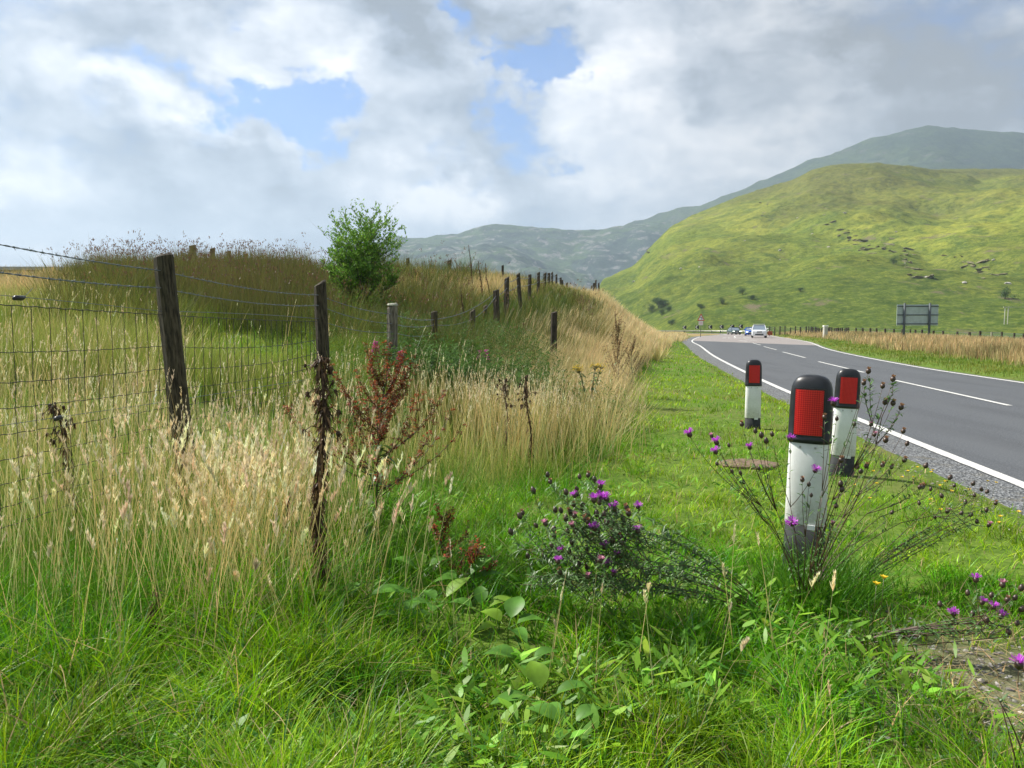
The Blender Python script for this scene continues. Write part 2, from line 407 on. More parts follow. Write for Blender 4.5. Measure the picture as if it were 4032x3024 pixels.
def strip(name, A, B, dz, material, uv=False, nx=1, kind='structure', zf=None):
    A = np.asarray(A); B = np.asarray(B); n = len(A); ts = np.linspace(0, 1, nx + 1)
    V = []
    for t in ts:
        P = A * (1 - t) + B * t; z = roadz(np.minimum(P[:, 1], 150)) + dz
        V.append(np.column_stack([P, z]))
    V = np.stack(V, 1).reshape(-1, 3); i = np.arange(n * (nx + 1)).reshape(n, nx + 1)
    q = np.stack([i[:-1, :-1], i[:-1, 1:], i[1:, 1:], i[1:, :-1]], -1).reshape(-1, 4)
    me = npmesh(name, V, q, cols=np.tile(ts, n)[:, None] * np.ones((1, 3)), smooth=True); o = link(name, me, material); tag(o, kind=kind); return o
def road_material():
    m = bpy.data.materials.new('asphalt'); m.use_nodes = True; N = NT(m.node_tree); b = m.node_tree.nodes['Principled BSDF']
    g = N.new('ShaderNodeNewGeometry'); p = g.outputs['Position']; sp = N.new('ShaderNodeSeparateXYZ'); N.l.new(p, sp.inputs[0])
    n1 = N.noise(p, 55, 3, .8); n2 = N.noise(p, .5, 4, .6); n3 = N.noise(N.mapping(p, (1.2, .12, 1), (0, 0, .2)), 1.2, 4, .6)
    vo = N.new('ShaderNodeTexVoronoi'); N.l.new(p, vo.inputs['Vector']); vo.inputs['Scale'].default_value = 75
    dark = N.mix(N.mapr(n1, .35, .68), (.045, .05, .058), (.15, .16, .175))
    dark = N.mix(N.mapr(vo.outputs['Distance'], .05, .3, .5, 0), dark, (.28, .29, .30))
    dark = N.mix(N.mapr(n3, .45, .7, 0, .45), dark, (.062, .066, .073)); n7 = N.noise(p, 22, 4, .8); dark = N.mix(N.mapr(n7, .5, .75, 0, .5), dark, (.21, .215, .22)); dark = N.mix(N.mapr(n7, .45, .25, 0, .5), dark, (.04, .042, .046))
    vc = N.new('ShaderNodeVertexColor'); vc.layer_name = 'Col'; sx = N.new('ShaderNodeSeparateColor'); N.l.new(vc.outputs[0], sx.inputs[0]); ac = sx.outputs[0]
    tr = None
    for cpos in (.17, .38, .60, .83):
        g_ = N.mapr(N.math('ABSOLUTE', N.math('SUBTRACT', ac, cpos)), .0, .075, 1, 0); tr = g_ if tr is None else N.math('MAXIMUM', tr, g_)
    dark = N.mix(N.math('MULTIPLY', tr, N.mapr(n2, .3, .6, .25, .65)), dark, (.105, .112, .122))
    v2 = N.new('ShaderNodeTexVoronoi'); v2.feature = 'DISTANCE_TO_EDGE'; N.l.new(N.vmath('ADD', p, N.scale(N.noise(p, 1.5, 5, .7, col=True), 1.6)), v2.inputs['Vector']); v2.inputs['Scale'].default_value = .22
    dark = N.mix(N.math('MULTIPLY', N.mapr(v2.outputs['Distance'], .0, .006, .8, 0), N.mapr(n2, .45, .6)), dark, (.03, .03, .032))
    dark = N.mix(N.mapr(N.math('ABSOLUTE', N.math('SUBTRACT', ac, .5)), .44, .50, 0, .6), dark, (.13, .125, .11))
    pale = N.mix(N.mapr(n1, .3, .7), (.20, .175, .165), (.34, .31, .295))
    # a newer, paler surfacing starts on a slant across the far part of the road
    s = N.math('ADD', N.math('SUBTRACT', sp.outputs[1], 75.), N.math('MULTIPLY', N.math('SUBTRACT', sp.outputs[0], 20.), 3.6))
    s = N.math('ADD', s, N.math('MULTIPLY', n2, 5.0))
    s2 = N.math('MAXIMUM', N.mapr(s, 0, 3), 0.0)
    c = N.mix(s2, dark, pale)
    N.l.new(c, b.inputs['Base Color']); b.inputs['Roughness'].default_value = .8; b.inputs['Specular IOR Level'].default_value = .25
    bp = N.new('ShaderNodeBump'); bp.inputs['Strength'].default_value = .5; bp.inputs['Distance'].default_value = .006
    N.l.new(n1, bp.inputs['Height']); N.l.new(bp.outputs[0], b.inputs['Normal'])
    return m
ASPH = road_material()
strip('road', AL, AR, 0.0, ASPH, nx=10)
def gravel_mat():
    m = bpy.data.materials.new('loose_chippings'); m.use_nodes = True; N = NT(m.node_tree); b = m.node_tree.nodes['Principled BSDF']
    g = N.new('ShaderNodeNewGeometry'); p = g.outputs['Position']
    vo = N.new('ShaderNodeTexVoronoi'); N.l.new(p, vo.inputs['Vector']); vo.inputs['Scale'].default_value = 45
    n = N.noise(p, 3, 5, .7)
    c = N.mix(N.mapr(vo.outputs['Color'], .1, .9), (.05, .055, .06), (.24, .25, .26)); c = N.mix(N.mapr(n, .5, .7, 0, .7), c, (.13, .12, .09))
    N.l.new(c, b.inputs['Base Color']); b.inputs['Roughness'].default_value = .9
    bp = N.new('ShaderNodeBump'); bp.inputs['Strength'].default_value = 1; bp.inputs['Distance'].default_value = .02
    N.l.new(vo.outputs['Distance'], bp.inputs['Height']); N.l.new(bp.outputs[0], b.inputs['Normal'])
    return m
nearm = LC[:, 1] < 150
sh_in = offset(LC, .10); wob = (fbm(LC[:, 1] * 1.3, LC[:, 0] * 0, 4, 11) - .5) * .5
sh_out = offset(LC, shoulder + .10 + wob)
strip('gravel_shoulder', sh_out[nearm], sh_in[nearm], 0.004, gravel_mat(), nx=3)
PAINT = mat('road_paint', (.72, .72, .69), .7, noise=.1, nscale=40, spec=.2, dark=(.40, .40, .39))
def worn_edge(C, w, seed):
    n = len(C); j = np.arange(n)
    a = offset(C, w / 2 + (fbm(C[:, 1] * 6, C[:, 0] * 6, 2, seed) - .5) * .02); b = offset(C, -w / 2)
    return a, b
LC2 = curve(LEFT, 1600); RC2 = curve(RIGHT, 1600)
a, b = worn_edge(LC2, .145, 1); strip('edge_line', a, b, .008, PAINT)
a, b = worn_edge(RC2, .145, 2); strip('edge_line', a, b, .008, PAINT)
def dash(p0, p1, w=.11):
    P0 = np.array(p0); P1 = np.array(p1); C = P0 + (P1 - P0) * np.linspace(0, 1, 12)[:, None]
    strip('centre_line', offset(C, w / 2), offset(C, -w / 2), .008, PAINT)
z1 = lambda x, y: ((2500 + x * .6926) / 3.9375, (1100 + y * .6926) / 3.9375)
for q in (((1480, 575), (2130, 719)), ((1043, 468), (1303, 530)), ((840, 413), (968, 446)), ((732, 382), (805, 401)), ((670, 362), (715, 374))):
    dash(road_px(*z1(*q[0])), road_px(*z1(*q[1])))
zz = lambda x, y: ((2700 + x * .18083) / 3.9375, (1230 + y * .18083) / 3.9375)
for q in (((1165, 617), (1340, 630)), ((1290, 640), (1430, 640)), ((1290, 598), (1540, 610))):
    dash(road_px(*zz(*q[0])), road_px(*zz(*q[1])), .35)
# line that leads round the bend
mid = (LC2 * .55 + RC2 * .45)
mm = (mid[:, 1] > 100) & (mid[:, 1] < 175) & (np.arange(1600) < 1250)
cm = mid[mm]; strip('centre_line', offset(cm, .09), offset(cm, -.09), .008, PAINT)
# SLOW lettering in the near lane
fc = bpy.data.curves.new('slow_lettering', 'FONT'); fc.body = 'SLOW'; fc.size = 1.0; fc.align_x = 'CENTER'; fc.space_character = 1.15
to = bpy.data.objects.new('tmp', fc); col.objects.link(to)
bpy.context.view_layer.update()
tm = bpy.data.meshes.new_from_object(to.evaluated_get(bpy.context.evaluated_depsgraph_get())); bpy.data.objects.remove(to)
tm.name = 'slow_lettering'
o = link('slow_lettering', tm, PAINT); p = road_px(*zz(945, 556)); o.location = (p[0], p[1] - 3.5, .188); o.scale = (1.25, 9.0, 1); o.rotation_euler = (0, 0, -.30)
tag(o, kind='structure')

# ------------------------------------------------------------------ hills
def hill_material(name, ca, cb, cc, rock, rockamt, sc, low=None, lowz=(0, 60), streak=(1, 1, 1), warmz=None, high=None):
    m = bpy.data.materials.new(name); m.use_nodes = True; N = NT(m.node_tree); b = m.node_tree.nodes['Principled BSDF']
    g = N.new('ShaderNodeNewGeometry'); p = g.outputs['Position']; sp = N.new('ShaderNodeSeparateXYZ'); N.l.new(p, sp.inputs[0])
    n1 = N.noise(p, sc, 7, .62, .4); n2 = N.noise(N.mapping(p, (1, 1, 2)), sc * 4.5, 7, .68); n3 = N.noise(N.mapping(p, streak, (.0, .5, .3)), sc * 5, 8, .7, .5)
    n5 = N.noise(p, sc * 22, 5, .75); n6 = N.noise(p, sc * .45, 4, .5)
    c = N.mix(N.mapr(n1, .44, .56), ca, cb)
    c = N.mix(N.mapr(n2, .45, .64, 0, .85), c, cc)
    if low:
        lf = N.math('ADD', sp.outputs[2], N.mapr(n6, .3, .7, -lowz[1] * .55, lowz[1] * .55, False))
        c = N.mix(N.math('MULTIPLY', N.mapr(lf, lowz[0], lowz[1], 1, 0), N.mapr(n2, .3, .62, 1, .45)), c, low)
    n9 = N.noise(N.mapping(p, (1, 1, 1.6)), sc * 75, 5, .75); c = N.mix(N.mapr(n9, .50, .66, 0, .55), c, tuple(q * .55 for q in cc)); c = N.mix(N.mapr(n9, .48, .34, 0, .35), c, tuple(min(1, q * 1.3) for q in ca))
    if high:
        hf = N.math('ADD', sp.outputs[2], N.mapr(n6, .3, .7, -50, 50, False)); c = N.mix(N.mapr(hf, 80, 165, 0, .85), c, high)
    c = N.mix(N.mapr(n5, .45, .70, 0, .70), c, tuple(q * .5 for q in cc))
    n8 = N.noise(N.mapping(p, (1, 1, 2.5)), sc * 9, 6, .7, .6); c = N.mix(N.mapr(n8, .52, .62, 0, .42), c, tuple(q * .75 for q in cc))
    c = N.mix(N.mapr(n5, .55, .25, 0, .30), c, tuple(min(1, q * 1.35) for q in ca))
    rk = N.math('MULTIPLY', N.mapr(n3, .60 - rockamt, .68 - rockamt), N.mapr(n5, .35, .55))
    c = N.mix(rk, c, rock)
    N.l.new(c, b.inputs['Base Color']); b.inputs['Roughness'].default_value = 1; b.inputs['Specular IOR Level'].default_value = 0
    bp = N.new('ShaderNodeBump'); bp.inputs['Strength'].default_value = .9; bp.inputs['Distance'].default_value = .02 / sc
    h = N.math('ADD', n2, N.math('ADD', N.math('MULTIPLY', n5, .35), N.math('MULTIPLY', n9, .12))); N.l.new(h, bp.inputs['Height']); N.l.new(bp.outputs[0], b.inputs['Normal'])
    return m
HILLPTS = {}
PATCH = None
def hill(name, crest, Dc, foot, footz, relief, rs, material, nu=360, nt=150, seed=0, gully=0.0, expo=1.0, x0=None, x1=None):
    cx = np.array([c[0] for c in crest], float); cy = np.array([c[1] for c in crest], float)
    xs = np.linspace(cx[0], cx[-1], nu)
    # smooth interpolation of the crest
    yy = np.interp(xs, cx, cy); k = np.ones(7) / 7; yy = np.convolve(np.pad(yy, 3, 'edge'), k, 'valid')
    t = np.concatenate([np.linspace(0, 1, nt), np.linspace(1.03, 1.8, 24)])
    D = np.interp(xs, [c[0] for c in Dc], [c[1] for c in Dc]); Fo = np.interp(xs, [c[0] for c in foot], [c[1] for c in foot])
    b = (384 - yy) / F; zc = CAMZ + D * (-st + b * ct) / (ct + b * st)
    U = ((xs - 512) / F)[None, :]; T = t[:, None]
    Yg = Fo[None, :] + (D - Fo)[None, :] * T
    X = U * Yg
    s = np.where(T <= 1, np.clip(T, 0, 1) ** expo, 1 - (T - 1) ** 1.2 * .9)
    s = np.where(T <= 1, s * (1 + .12 * np.sin(math.pi * np.clip(T, 0, 1))), s)
    Z = footz + (zc - footz)[None, :] * s
    env = (np.clip(T, 0, 1) * 3.2).clip(0, 1) * (1 - np.clip(T, 0, 1) ** 3) * (T < 1) + (T >= 1) * 0.0
    n = (fbm(X / rs, Yg / rs, 6, seed, .55) - .5) * 2
    rid = 1 - np.abs(2 * fbm(X / (rs * 1.6) + 3, Yg / (rs * 3.2), 4, seed + 9) - 1) * 2
    Z = Z + env * relief * n - env * gully * np.clip(rid, 0, 1) ** 2
    fine = (fbm(X / (rs * .12), Yg / (rs * .12), 4, seed + 20, .6) - .5) * relief * .16
    Z = Z + fine * np.clip(T * 4, 0, 1)
    lim = CAMZ + ((zc - CAMZ) / D)[None, :] * Yg - (1 - T) * D[None, :] * .004; Z = np.where(T < 1, np.minimum(Z, lim), Z)
    HILLPTS[name] = (xs, t, X, Yg, Z)
    nt2 = len(t); i = np.arange(nt2 * nu).reshape(nt2, nu)
    q = np.stack([i[:-1, :-1], i[:-1, 1:], i[1:, 1:], i[1:, :-1]], -1).reshape(-1, 4)
    me = npmesh(name, np.stack([X, Yg, Z], -1).reshape(-1, 3), q, smooth=True)
    o = link(name, me, material); tag(o, kind='structure'); return o
G = hill_material('hill_grass', (.27, .285, .05), (.16, .20, .035), (.085, .135, .03), (.16, .135, .09), .012, .012, low=(.036, .070, .018), lowz=(5, 75), high=(.125, .125, .042), streak=(1, .35, 2.2))  # lower slopes are darker green, deepened further to stand in for cloud shade
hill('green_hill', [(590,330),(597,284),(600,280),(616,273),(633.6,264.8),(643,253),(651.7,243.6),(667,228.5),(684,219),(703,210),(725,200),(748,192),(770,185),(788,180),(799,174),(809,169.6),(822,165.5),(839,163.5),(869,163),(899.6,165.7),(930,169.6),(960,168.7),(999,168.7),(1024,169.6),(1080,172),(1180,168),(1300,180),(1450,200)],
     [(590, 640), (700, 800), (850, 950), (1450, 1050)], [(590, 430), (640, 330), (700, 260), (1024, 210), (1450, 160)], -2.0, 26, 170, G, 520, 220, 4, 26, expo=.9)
BK = hill_material('mountain_grass', (.075, .105, .05), (.05, .075, .042), (.035, .055, .04), (.11, .105, .10), .03, .0035)
hill('mountain', [(520,300),(560,262),(580,246),(600,236),(621.5,225),(645.7,218),(676,207.4),(703,204),(712,198),(742,187.7),(778.7,172.6),(809,159),(839,148.4),(866.3,136.4),(887.5,134),(905.6,127),(920.7,125),(935.8,125.8),(960,130),(996,131),(1011,132.7),(1024,138),(1100,150),(1250,140),(1450,170)],
     [(520, 3000), (600, 3000), (700, 2600), (900, 2400), (1450, 2500)], [(520, 1700), (600, 1700), (800, 1500), (1450, 1400)], -2, 95, 520, BK, 460, 160, 14, 110)
FB = hill_material('far_fell_grass', (.085, .13, .055), (.05, .075, .06), (.035, .05, .05), (.24, .23, .22), .07, .0045, streak=(1, 1, .5))
hill('far_fell', [(250,310),(300,285),(345,262),(380,243.5),(393,235.5),(410,238.6),(425,238.3),(443,234.5),(464,232.3),(482.5,225.7),(500.6,224.1),(525,225.7),(552,228.7),(567,230.7),(591,229.8),(621.5,226),(650,222),(690,222),(740,230)],
     [(250, 2700), (740, 2600)], [(250, 1500), (740, 1400)], -2, 80, 420, FB, 420, 150, 31, 120)
# haze
hz = MB().box(-6900, 6900, -6900, 6900, -4, 860).build('haze', None); tag(hz, kind='stuff')
m = bpy.data.materials.new('valley_haze'); m.use_nodes = True; m.node_tree.nodes.clear()
o_ = m.node_tree.nodes.new('ShaderNodeOutputMaterial'); v_ = m.node_tree.nodes.new('ShaderNodeVolumePrincipled')
v_.inputs['Color'].default_value = (.64, .81, 1, 1); v_.inputs['Density'].default_value = 0.00022; v_.inputs['Anisotropy'].default_value = .2
m.node_tree.links.new(v_.outputs[0], o_.inputs['Volume']); hz.data.materials.append(m)

# ------------------------------------------------------------------ grass and other ground cover
def XT(Y):       # where the mown verge ends and the tall growth begins
    return np.interp(Y, [0, 2.2, 3.0, 3.9, 4.6, 5.5, 7.2, 10, 14.4, 20, 30, 40, 60, 90, 120, 150], [-2.9, -2.3, -1.5, -.95, -.75, -.30, .70, 1.15, 2.0, 3.2, 5.5, 8.0, 12.6, 20.5, 27.0, 33])
def sample(N, Y0, Y1, dens, u0=-.80, u1=.80):
    Y = np.exp(rng.uniform(math.log(Y0), math.log(Y1), N)); X = rng.uniform(u0, u1, N) * Y
    p = dens(X, Y); k = rng.random(N) < p; X = X[k]; Y = Y[k]
    return np.stack([X, Y, ground_z(X, Y)], 1)
def stempos(base, h, az, lean, curl, t):
    """position along leaning, bending stems; t is (N,) or (N,K)"""
    t = np.asarray(t); b = base
    if t.ndim == 2: b = base[:, None, :]; h = h[:, None]; az = az[:, None]; lean = lean[:, None]; curl = curl[:, None]
    r = h * (lean * t + curl * t * t); z = h * (t * (1 - .35 * np.minimum(lean, 1) ** 2) - .45 * curl * curl * t * t * t)
    return np.stack([b[..., 0] + np.cos(az) * r, b[..., 1] + np.sin(az) * r, b[..., 2] + z], -1)
def blades(base, h, w, az, lean, curl, cb, ct, nseg=3, prof=None, face=None):
    n = len(base); t = np.linspace(0, 1, nseg + 1)
    P = stempos(base, h, az, lean, curl, np.broadcast_to(t, (n, nseg + 1)))
    fa = (az + math.pi / 2 + rng.normal(0, .7, n)) if face is None else face
    side = np.stack([np.cos(fa), np.sin(fa), np.zeros(n)], 1)[:, None, :] * (w[:, None] / 2)[:, :, None]
    pr = np.array([(1 - q) ** .7 for q in t]) if prof is None else np.array(prof)
    L = P - side * pr[None, :, None]; R = P + side * pr[None, :, None]
    V = np.concatenate([np.stack([L[:, :-1], R[:, :-1]], 2).reshape(n, -1, 3), P[:, -1:]], 1)      # 2*nseg+1 per blade
    tt = np.concatenate([np.repeat(t[:-1], 2), [1.0]])
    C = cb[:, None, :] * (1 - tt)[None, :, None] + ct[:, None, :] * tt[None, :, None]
    m = 2 * nseg + 1; o = (np.arange(n) * m)[:, None]
    q = np.concatenate([np.stack([o + 2 * i, o + 2 * i + 1, o + 2 * i + 3, o + 2 * i + 2], -1) for i in range(nseg - 1)], 1).reshape(-1, 4) if nseg > 1 else np.zeros((0, 4), int)
    tr = np.stack([o + m - 3, o + m - 2, o + m - 1], -1).reshape(-1, 3)
    return V.reshape(-1, 3), q, tr, C.reshape(-1, 3)
def join(parts):
    V = []; Q = []; T = []; C = []; b = 0
    for v, q, t, c in parts:
        V.append(v); Q.append(q + b); T.append(t + b); C.append(c); b += len(v)
    return np.concatenate(V), np.concatenate(Q), np.concatenate(T), np.concatenate(C)
GRASS = leafmat('grass_blades', None, .36, .018)
DRY = leafmat('dry_grass', None, .25, .015)
def cover(name, parts, material=GRASS):
    v, q, t, c = join(parts)
    o = link(name, npmesh(name, v, q, t, np.clip(c, 0, 1)), material)
    tag(o, kind='stuff'); return o
def U(a, b, n): return rng.uniform(a, b, n)
def jit(c, n, s=.18, hue=.10):
    c = np.asarray(c, float)
    if c.ndim == 1: c = np.broadcast_to(c, (n, 3))
    return c * np.exp(rng.normal(0, s, (n, 1))) * np.exp(rng.normal(0, hue, (n, 3)) * np.array([1, .4, .8]))
def mixc(a, b, k): return np.asarray(a)[None, :] * (1 - k)[:, None] + np.asarray(b)[None, :] * k[:, None]
def pxw(Y, a, k=.8): return np.maximum(a, Y / 769 * k)
DOCKS = [(350, 3.3), (462, 3.65), (437, 3.35), (508, 3.15), (526, 2.85), (545, 2.55), (403, 3.2), (480, 3.3), (420, 3.75), (570, 2.35)]
def nodock(X, Y, r=.13):
    k = np.ones_like(X)
    for px, y in DOCKS: k = np.minimum(k, sstep(r * .6, r * 1.3, np.hypot(X - (px - 512) / F * y, (Y - y + .05))))
    return k
def bare(X, Y):   # worn stony patch close to the camera, right
    return np.minimum(1, 1.5 * 1.0 * np.exp(-(((X - 1.95) / .48) ** 2 + ((Y - 2.70) / .62) ** 2) * (.7 + .9 * fbm(X * 2.5, Y * 2.5, 3, 22)))) 

# --- short and lush green grass of the verge
def d_lawn(X, Y):
    k = sstep(-.5, .25, X - XT(Y) + (vnoise(X * 1.5, Y * 1.5, 4) - .5) * .8)
    e = asphalt_left(Y) - X; wv = (fbm(Y * 1.3, X * .3, 3, 12) - .5) * .9
    k = k * sstep(.0, .45, e + wv) 
    k = k * (.25 + .75 * nodock(X, Y)) * (1 - .97 * bare(X, Y)) * (.35 + .65 * sstep(.3, .5, fbm(X * 1.2, Y * 1.2, 4, 21))) * (.25 + .75 * sstep(.34, .50, fbm(X * 6, Y * 6, 2, 23)))
    return k
def edge_sample(N, dens):
    X = rng.uniform(-6, 5, N); Y = rng.uniform(.2, 8, N); k = (np.abs(X / Y) > .76) & (rng.random(N) < dens(X, Y)); X = X[k]; Y = Y[k]; return np.stack([X, Y, ground_z(X, Y)], 1)
p = np.concatenate([sample(300000, 1.6, 75, d_lawn), edge_sample(110000, d_lawn)]); X, Y = p[:, 0], p[:, 1]; n = len(p)
pe_ = 0
lush = 1 - sstep(3.4, 5.2, Y + (fbm(X, Y, 3, 31) - .5) * 2 + np.clip(X - 1.2, 0, 2) * .9)
patch = fbm(X * 5.0, Y * 5.0, 3, 41); big = fbm(X * .55, Y * .55, 3, 42)
h = (.035 + .075 * patch) * (1 - lush) + (.05 + .36 * sstep(.15, .8, patch)) * lush * np.interp(X, [-1.2, -.4, .4, 2], [.9, .62, .5, .5])
h *= U(.55, 1.35, n) * (1 + .35 * sstep(.5, .2, np.abs(X - XT(Y))))
yel = np.clip(sstep(.40, .62, big) * .55 + sstep(3, 9, Y) * .26 + bare(X, Y) * .9 + .35 * sstep(1.2, .3, asphalt_left(Y) - X) + rng.normal(0, .16, n), 0, 1)
c = mixc((.080, .29, .003), (.33, .47, .010), yel); dead = rng.random(n) < (.05 + .10 * yel + .4 * bare(X, Y)); c[dead] = (.42, .34, .17)
blue = rng.random(n) < .12 * lush; c[blue] = (.075, .19, .06)
c = jit(c, n) * (.72 + .56 * sstep(.32, .62, fbm(X * 3.1, Y * 3.1, 3, 44)))[:, None]
near = Y < 9
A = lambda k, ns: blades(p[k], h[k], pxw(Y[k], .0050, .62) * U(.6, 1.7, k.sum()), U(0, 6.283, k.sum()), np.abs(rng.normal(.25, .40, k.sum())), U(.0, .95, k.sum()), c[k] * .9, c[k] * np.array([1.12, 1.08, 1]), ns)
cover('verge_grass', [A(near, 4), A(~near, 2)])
# lush foreground tussocks: coarser, wider leaves in bunches
nc = 760; cY = np.exp(U(math.log(1.75), math.log(5.2), nc)); cX = U(-.8, .75, nc) * cY
k = (rng.random(nc) < (.9 - .95 * bare(cX, cY)) * (.35 + .65 * (cX < 1.0)) * nodock(cX, cY, .22)); cX, cY = cX[k], cY[k]; nc = len(cX)
per = 34; X = np.repeat(cX, per) + rng.normal(0, .045, nc * per); Y = np.repeat(cY, per) + rng.normal(0, .045, nc * per); n = len(X)
p = np.stack([X, Y, ground_z(X, Y)], 1); cs = np.repeat(U(.5, 1.35, nc), per); hue = np.repeat(U(0, 1, nc), per)
c = jit(mixc((.048, .225, .003), (.18, .37, .006), hue * .8), n, .15); dd = rng.random(n) < .07; c[dd] = (.38, .30, .14)
az = np.arctan2(Y - np.repeat(cY, per), X - np.repeat(cX, per))
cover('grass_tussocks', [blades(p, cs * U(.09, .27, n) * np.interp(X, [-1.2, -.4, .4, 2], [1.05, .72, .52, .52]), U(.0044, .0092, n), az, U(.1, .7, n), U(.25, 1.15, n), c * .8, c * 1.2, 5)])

# --- green growth under and between the straw by the near fence
def d_under(X, Y):
    u = 512 + F * X / Y
    return (1 - .6 * (u > 190) * (u < 312) * (Y > 5.4)) * sstep(.15, -.3, X - XT(Y)) * (.35 + .65 * fbm(X * 1.5, Y * 1.5, 3, 51)) * (1 - .6 * sstep(9, 15, Y))
p = np.concatenate([sample(120000, 1.9, 15, d_under), edge_sample(90000, d_under)]); X, Y = p[:, 0], p[:, 1]; n = len(p); u = 512 + F * X / Y
g = fbm(X * 1.3, Y * 1.3, 3, 52); st_ = np.clip(sstep(.42, .62, g) * .7 + rng.normal(0, .22, n) + .15 * (u < 330) * (Y > 4), 0, 1)
c = jit(mixc((.09, .26, .008), (.44, .42, .12), st_ * sstep(2.8, 4.5, Y)), n)
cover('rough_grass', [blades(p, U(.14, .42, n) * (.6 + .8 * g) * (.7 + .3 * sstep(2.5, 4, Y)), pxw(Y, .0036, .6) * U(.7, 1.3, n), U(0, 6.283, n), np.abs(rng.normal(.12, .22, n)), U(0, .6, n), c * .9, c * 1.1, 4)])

# --- flowering straw stems with seed heads
def straw_parts(p, hmin, hmax, wk=.45, spik=14, fatk=1.0, headc=(.88, .74, .50), stemc=(.82, .66, .31), leanm=.06, green=.15):
    n = len(p); X, Y = p[:, 0], p[:, 1]
    h = U(hmin, hmax, n) * (.70 + .6 * fbm(X * 2.3, Y * 2.3, 3, 61)); az = U(-.9, 1.2, n) + math.pi * (rng.random(n) < .35); lean = np.abs(rng.normal(leanm, .09, n)); curl = np.abs(rng.normal(.02, .10, n))
    c = jit(stemc, n, .16); gr = rng.random(n) < green; c[gr] = jit((.22, .27, .06), gr.sum())
    fa = U(0, 6.283, n)
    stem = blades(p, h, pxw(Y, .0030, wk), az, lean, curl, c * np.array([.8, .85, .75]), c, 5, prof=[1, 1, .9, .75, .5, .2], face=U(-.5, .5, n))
    out = [stem]
    if spik:
        has = rng.random(n) < .8; idx = np.repeat(np.nonzero(has)[0], spik); m = len(idx)
        hl = np.repeat(U(.07, .16, has.sum()), spik); ts = 1 - hl * U(0, 1, m) ** .9
        q = stempos(p[idx], h[idx], az[idx], lean[idx], curl[idx], ts)
        hc = np.repeat(jit(headc, has.sum(), .14, .07), spik, 0)
        fat = np.repeat(U(.45, 1.5, has.sum()) * fatk, spik)
        L = U(.010, .020, m) * fat * (.6 + .4 * (1 - ts) / np.maximum(hl, .01)) ; w = np.maximum(U(.0026, .0042, m) * fat, Y[idx] / 769 * .45)
        out.append(blades(q, L * 1.3, w, U(0, 6.283, m), U(.1, .55, m), np.zeros(m), hc, hc * 1.1, 2, prof=[.6, 1, 0]))
    return out
def d_straw(X, Y):
    u = 512 + F * X / Y
    k = sstep(.1, -.6, X - XT(Y) + .9 * (fbm(X * 1.6, Y * 1.6, 3, 63) - .5)) * sstep(.36, .60, fbm(X * 1.4, Y * 1.4, 3, 62) + .06)
    k = k * sstep(2.5, 3.1, Y + .25 * np.clip(X + 2, 0, 2))
    k = k * (1 - .75 * np.exp(-(((u - 372) / 40) ** 2)) * (Y < 6.5)) * (1 - .62 * sstep(170, 90, u) * (Y < 5.5)) * (1 - .15 * (u > 110) * (u < 318) * (Y > 3.9)) * (1 - .85 * (u > 185) * (u < 318) * (Y > 5.2))
    k = k * (1 - .90 * (Y > 8.2) * (Y < 14) * (u > 330) * (u < 565)) * (1 - .5 * (Y > 8) * (u < 330))
    return k
p = sample(12000, 2.6, 11.5, d_straw)
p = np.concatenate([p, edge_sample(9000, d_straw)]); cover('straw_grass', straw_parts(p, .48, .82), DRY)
# dense pale clump at the foot of the bank
def d_clump(X, Y): return np.exp(-(((X + .02 + (Y - 7.4) * -.25) / .72) ** 2 + ((Y - 7.9 + .9 * (vnoise(X * 2.2, Y * 0, 66) - .5)) / .85) ** 2) * 1.4) * sstep(.25, .5, fbm(X * 2, Y * 2, 2, 65) + .1)
p = sample(17000, 5.8, 10, d_clump, -.3, .3)
def d_clump2(X, Y): return np.exp(-(((X + 1.28) / .46) ** 2 + ((Y - 3.55) / .55) ** 2)) * (.3 + .7 * sstep(.3, .5, fbm(X * 4, Y * 4, 2, 67)))
p2 = sample(8000, 2.6, 5.2, d_clump2, -.7, .1)
p2b = sample(1500, 3.2, 6.5, lambda X, Y: sstep(-2.9, -2.0, X) * sstep(-.6, -1.1, X) * .6, -.7, .1)
cover('straw_clumps', straw_parts(p, .50, .80, spik=8, green=.05) + straw_parts(p2, .42, .76, spik=22, leanm=.15, fatk=1.45) + straw_parts(p2b, .5, .86, spik=16), DRY)
# a few loose flowering stems in the green foreground
q_ = [(1190,1085+160,2.9),(1250,1285+60,2.7),(1290,1300,2.7),(1600,1250,3.1),(1700,1320,2.9),(1585,1180,3.2),(1425,1330,2.6),(1380,1310,2.8),(715,1640,1.9),(1500,1380,2.3),(1790,1390,2.5),(1850,1480,2.1),(1905,1640,1.8),(1180,1300,2.7),(1275,1180,3.1),(1690,1260,3.0),(1660,1250,3.2),(1560,1320,2.8)]
X = np.array([(a / 2.16 - 512) / F * Y for a, b, Y in q_]); Y = np.array([q[2] for q in q_]); p = np.stack([X, Y, ground_z(X, Y)], 1)
cover('loose_grass_stems', straw_parts(p, .32, .55, spik=40, leanm=.18, green=0.0), DRY)

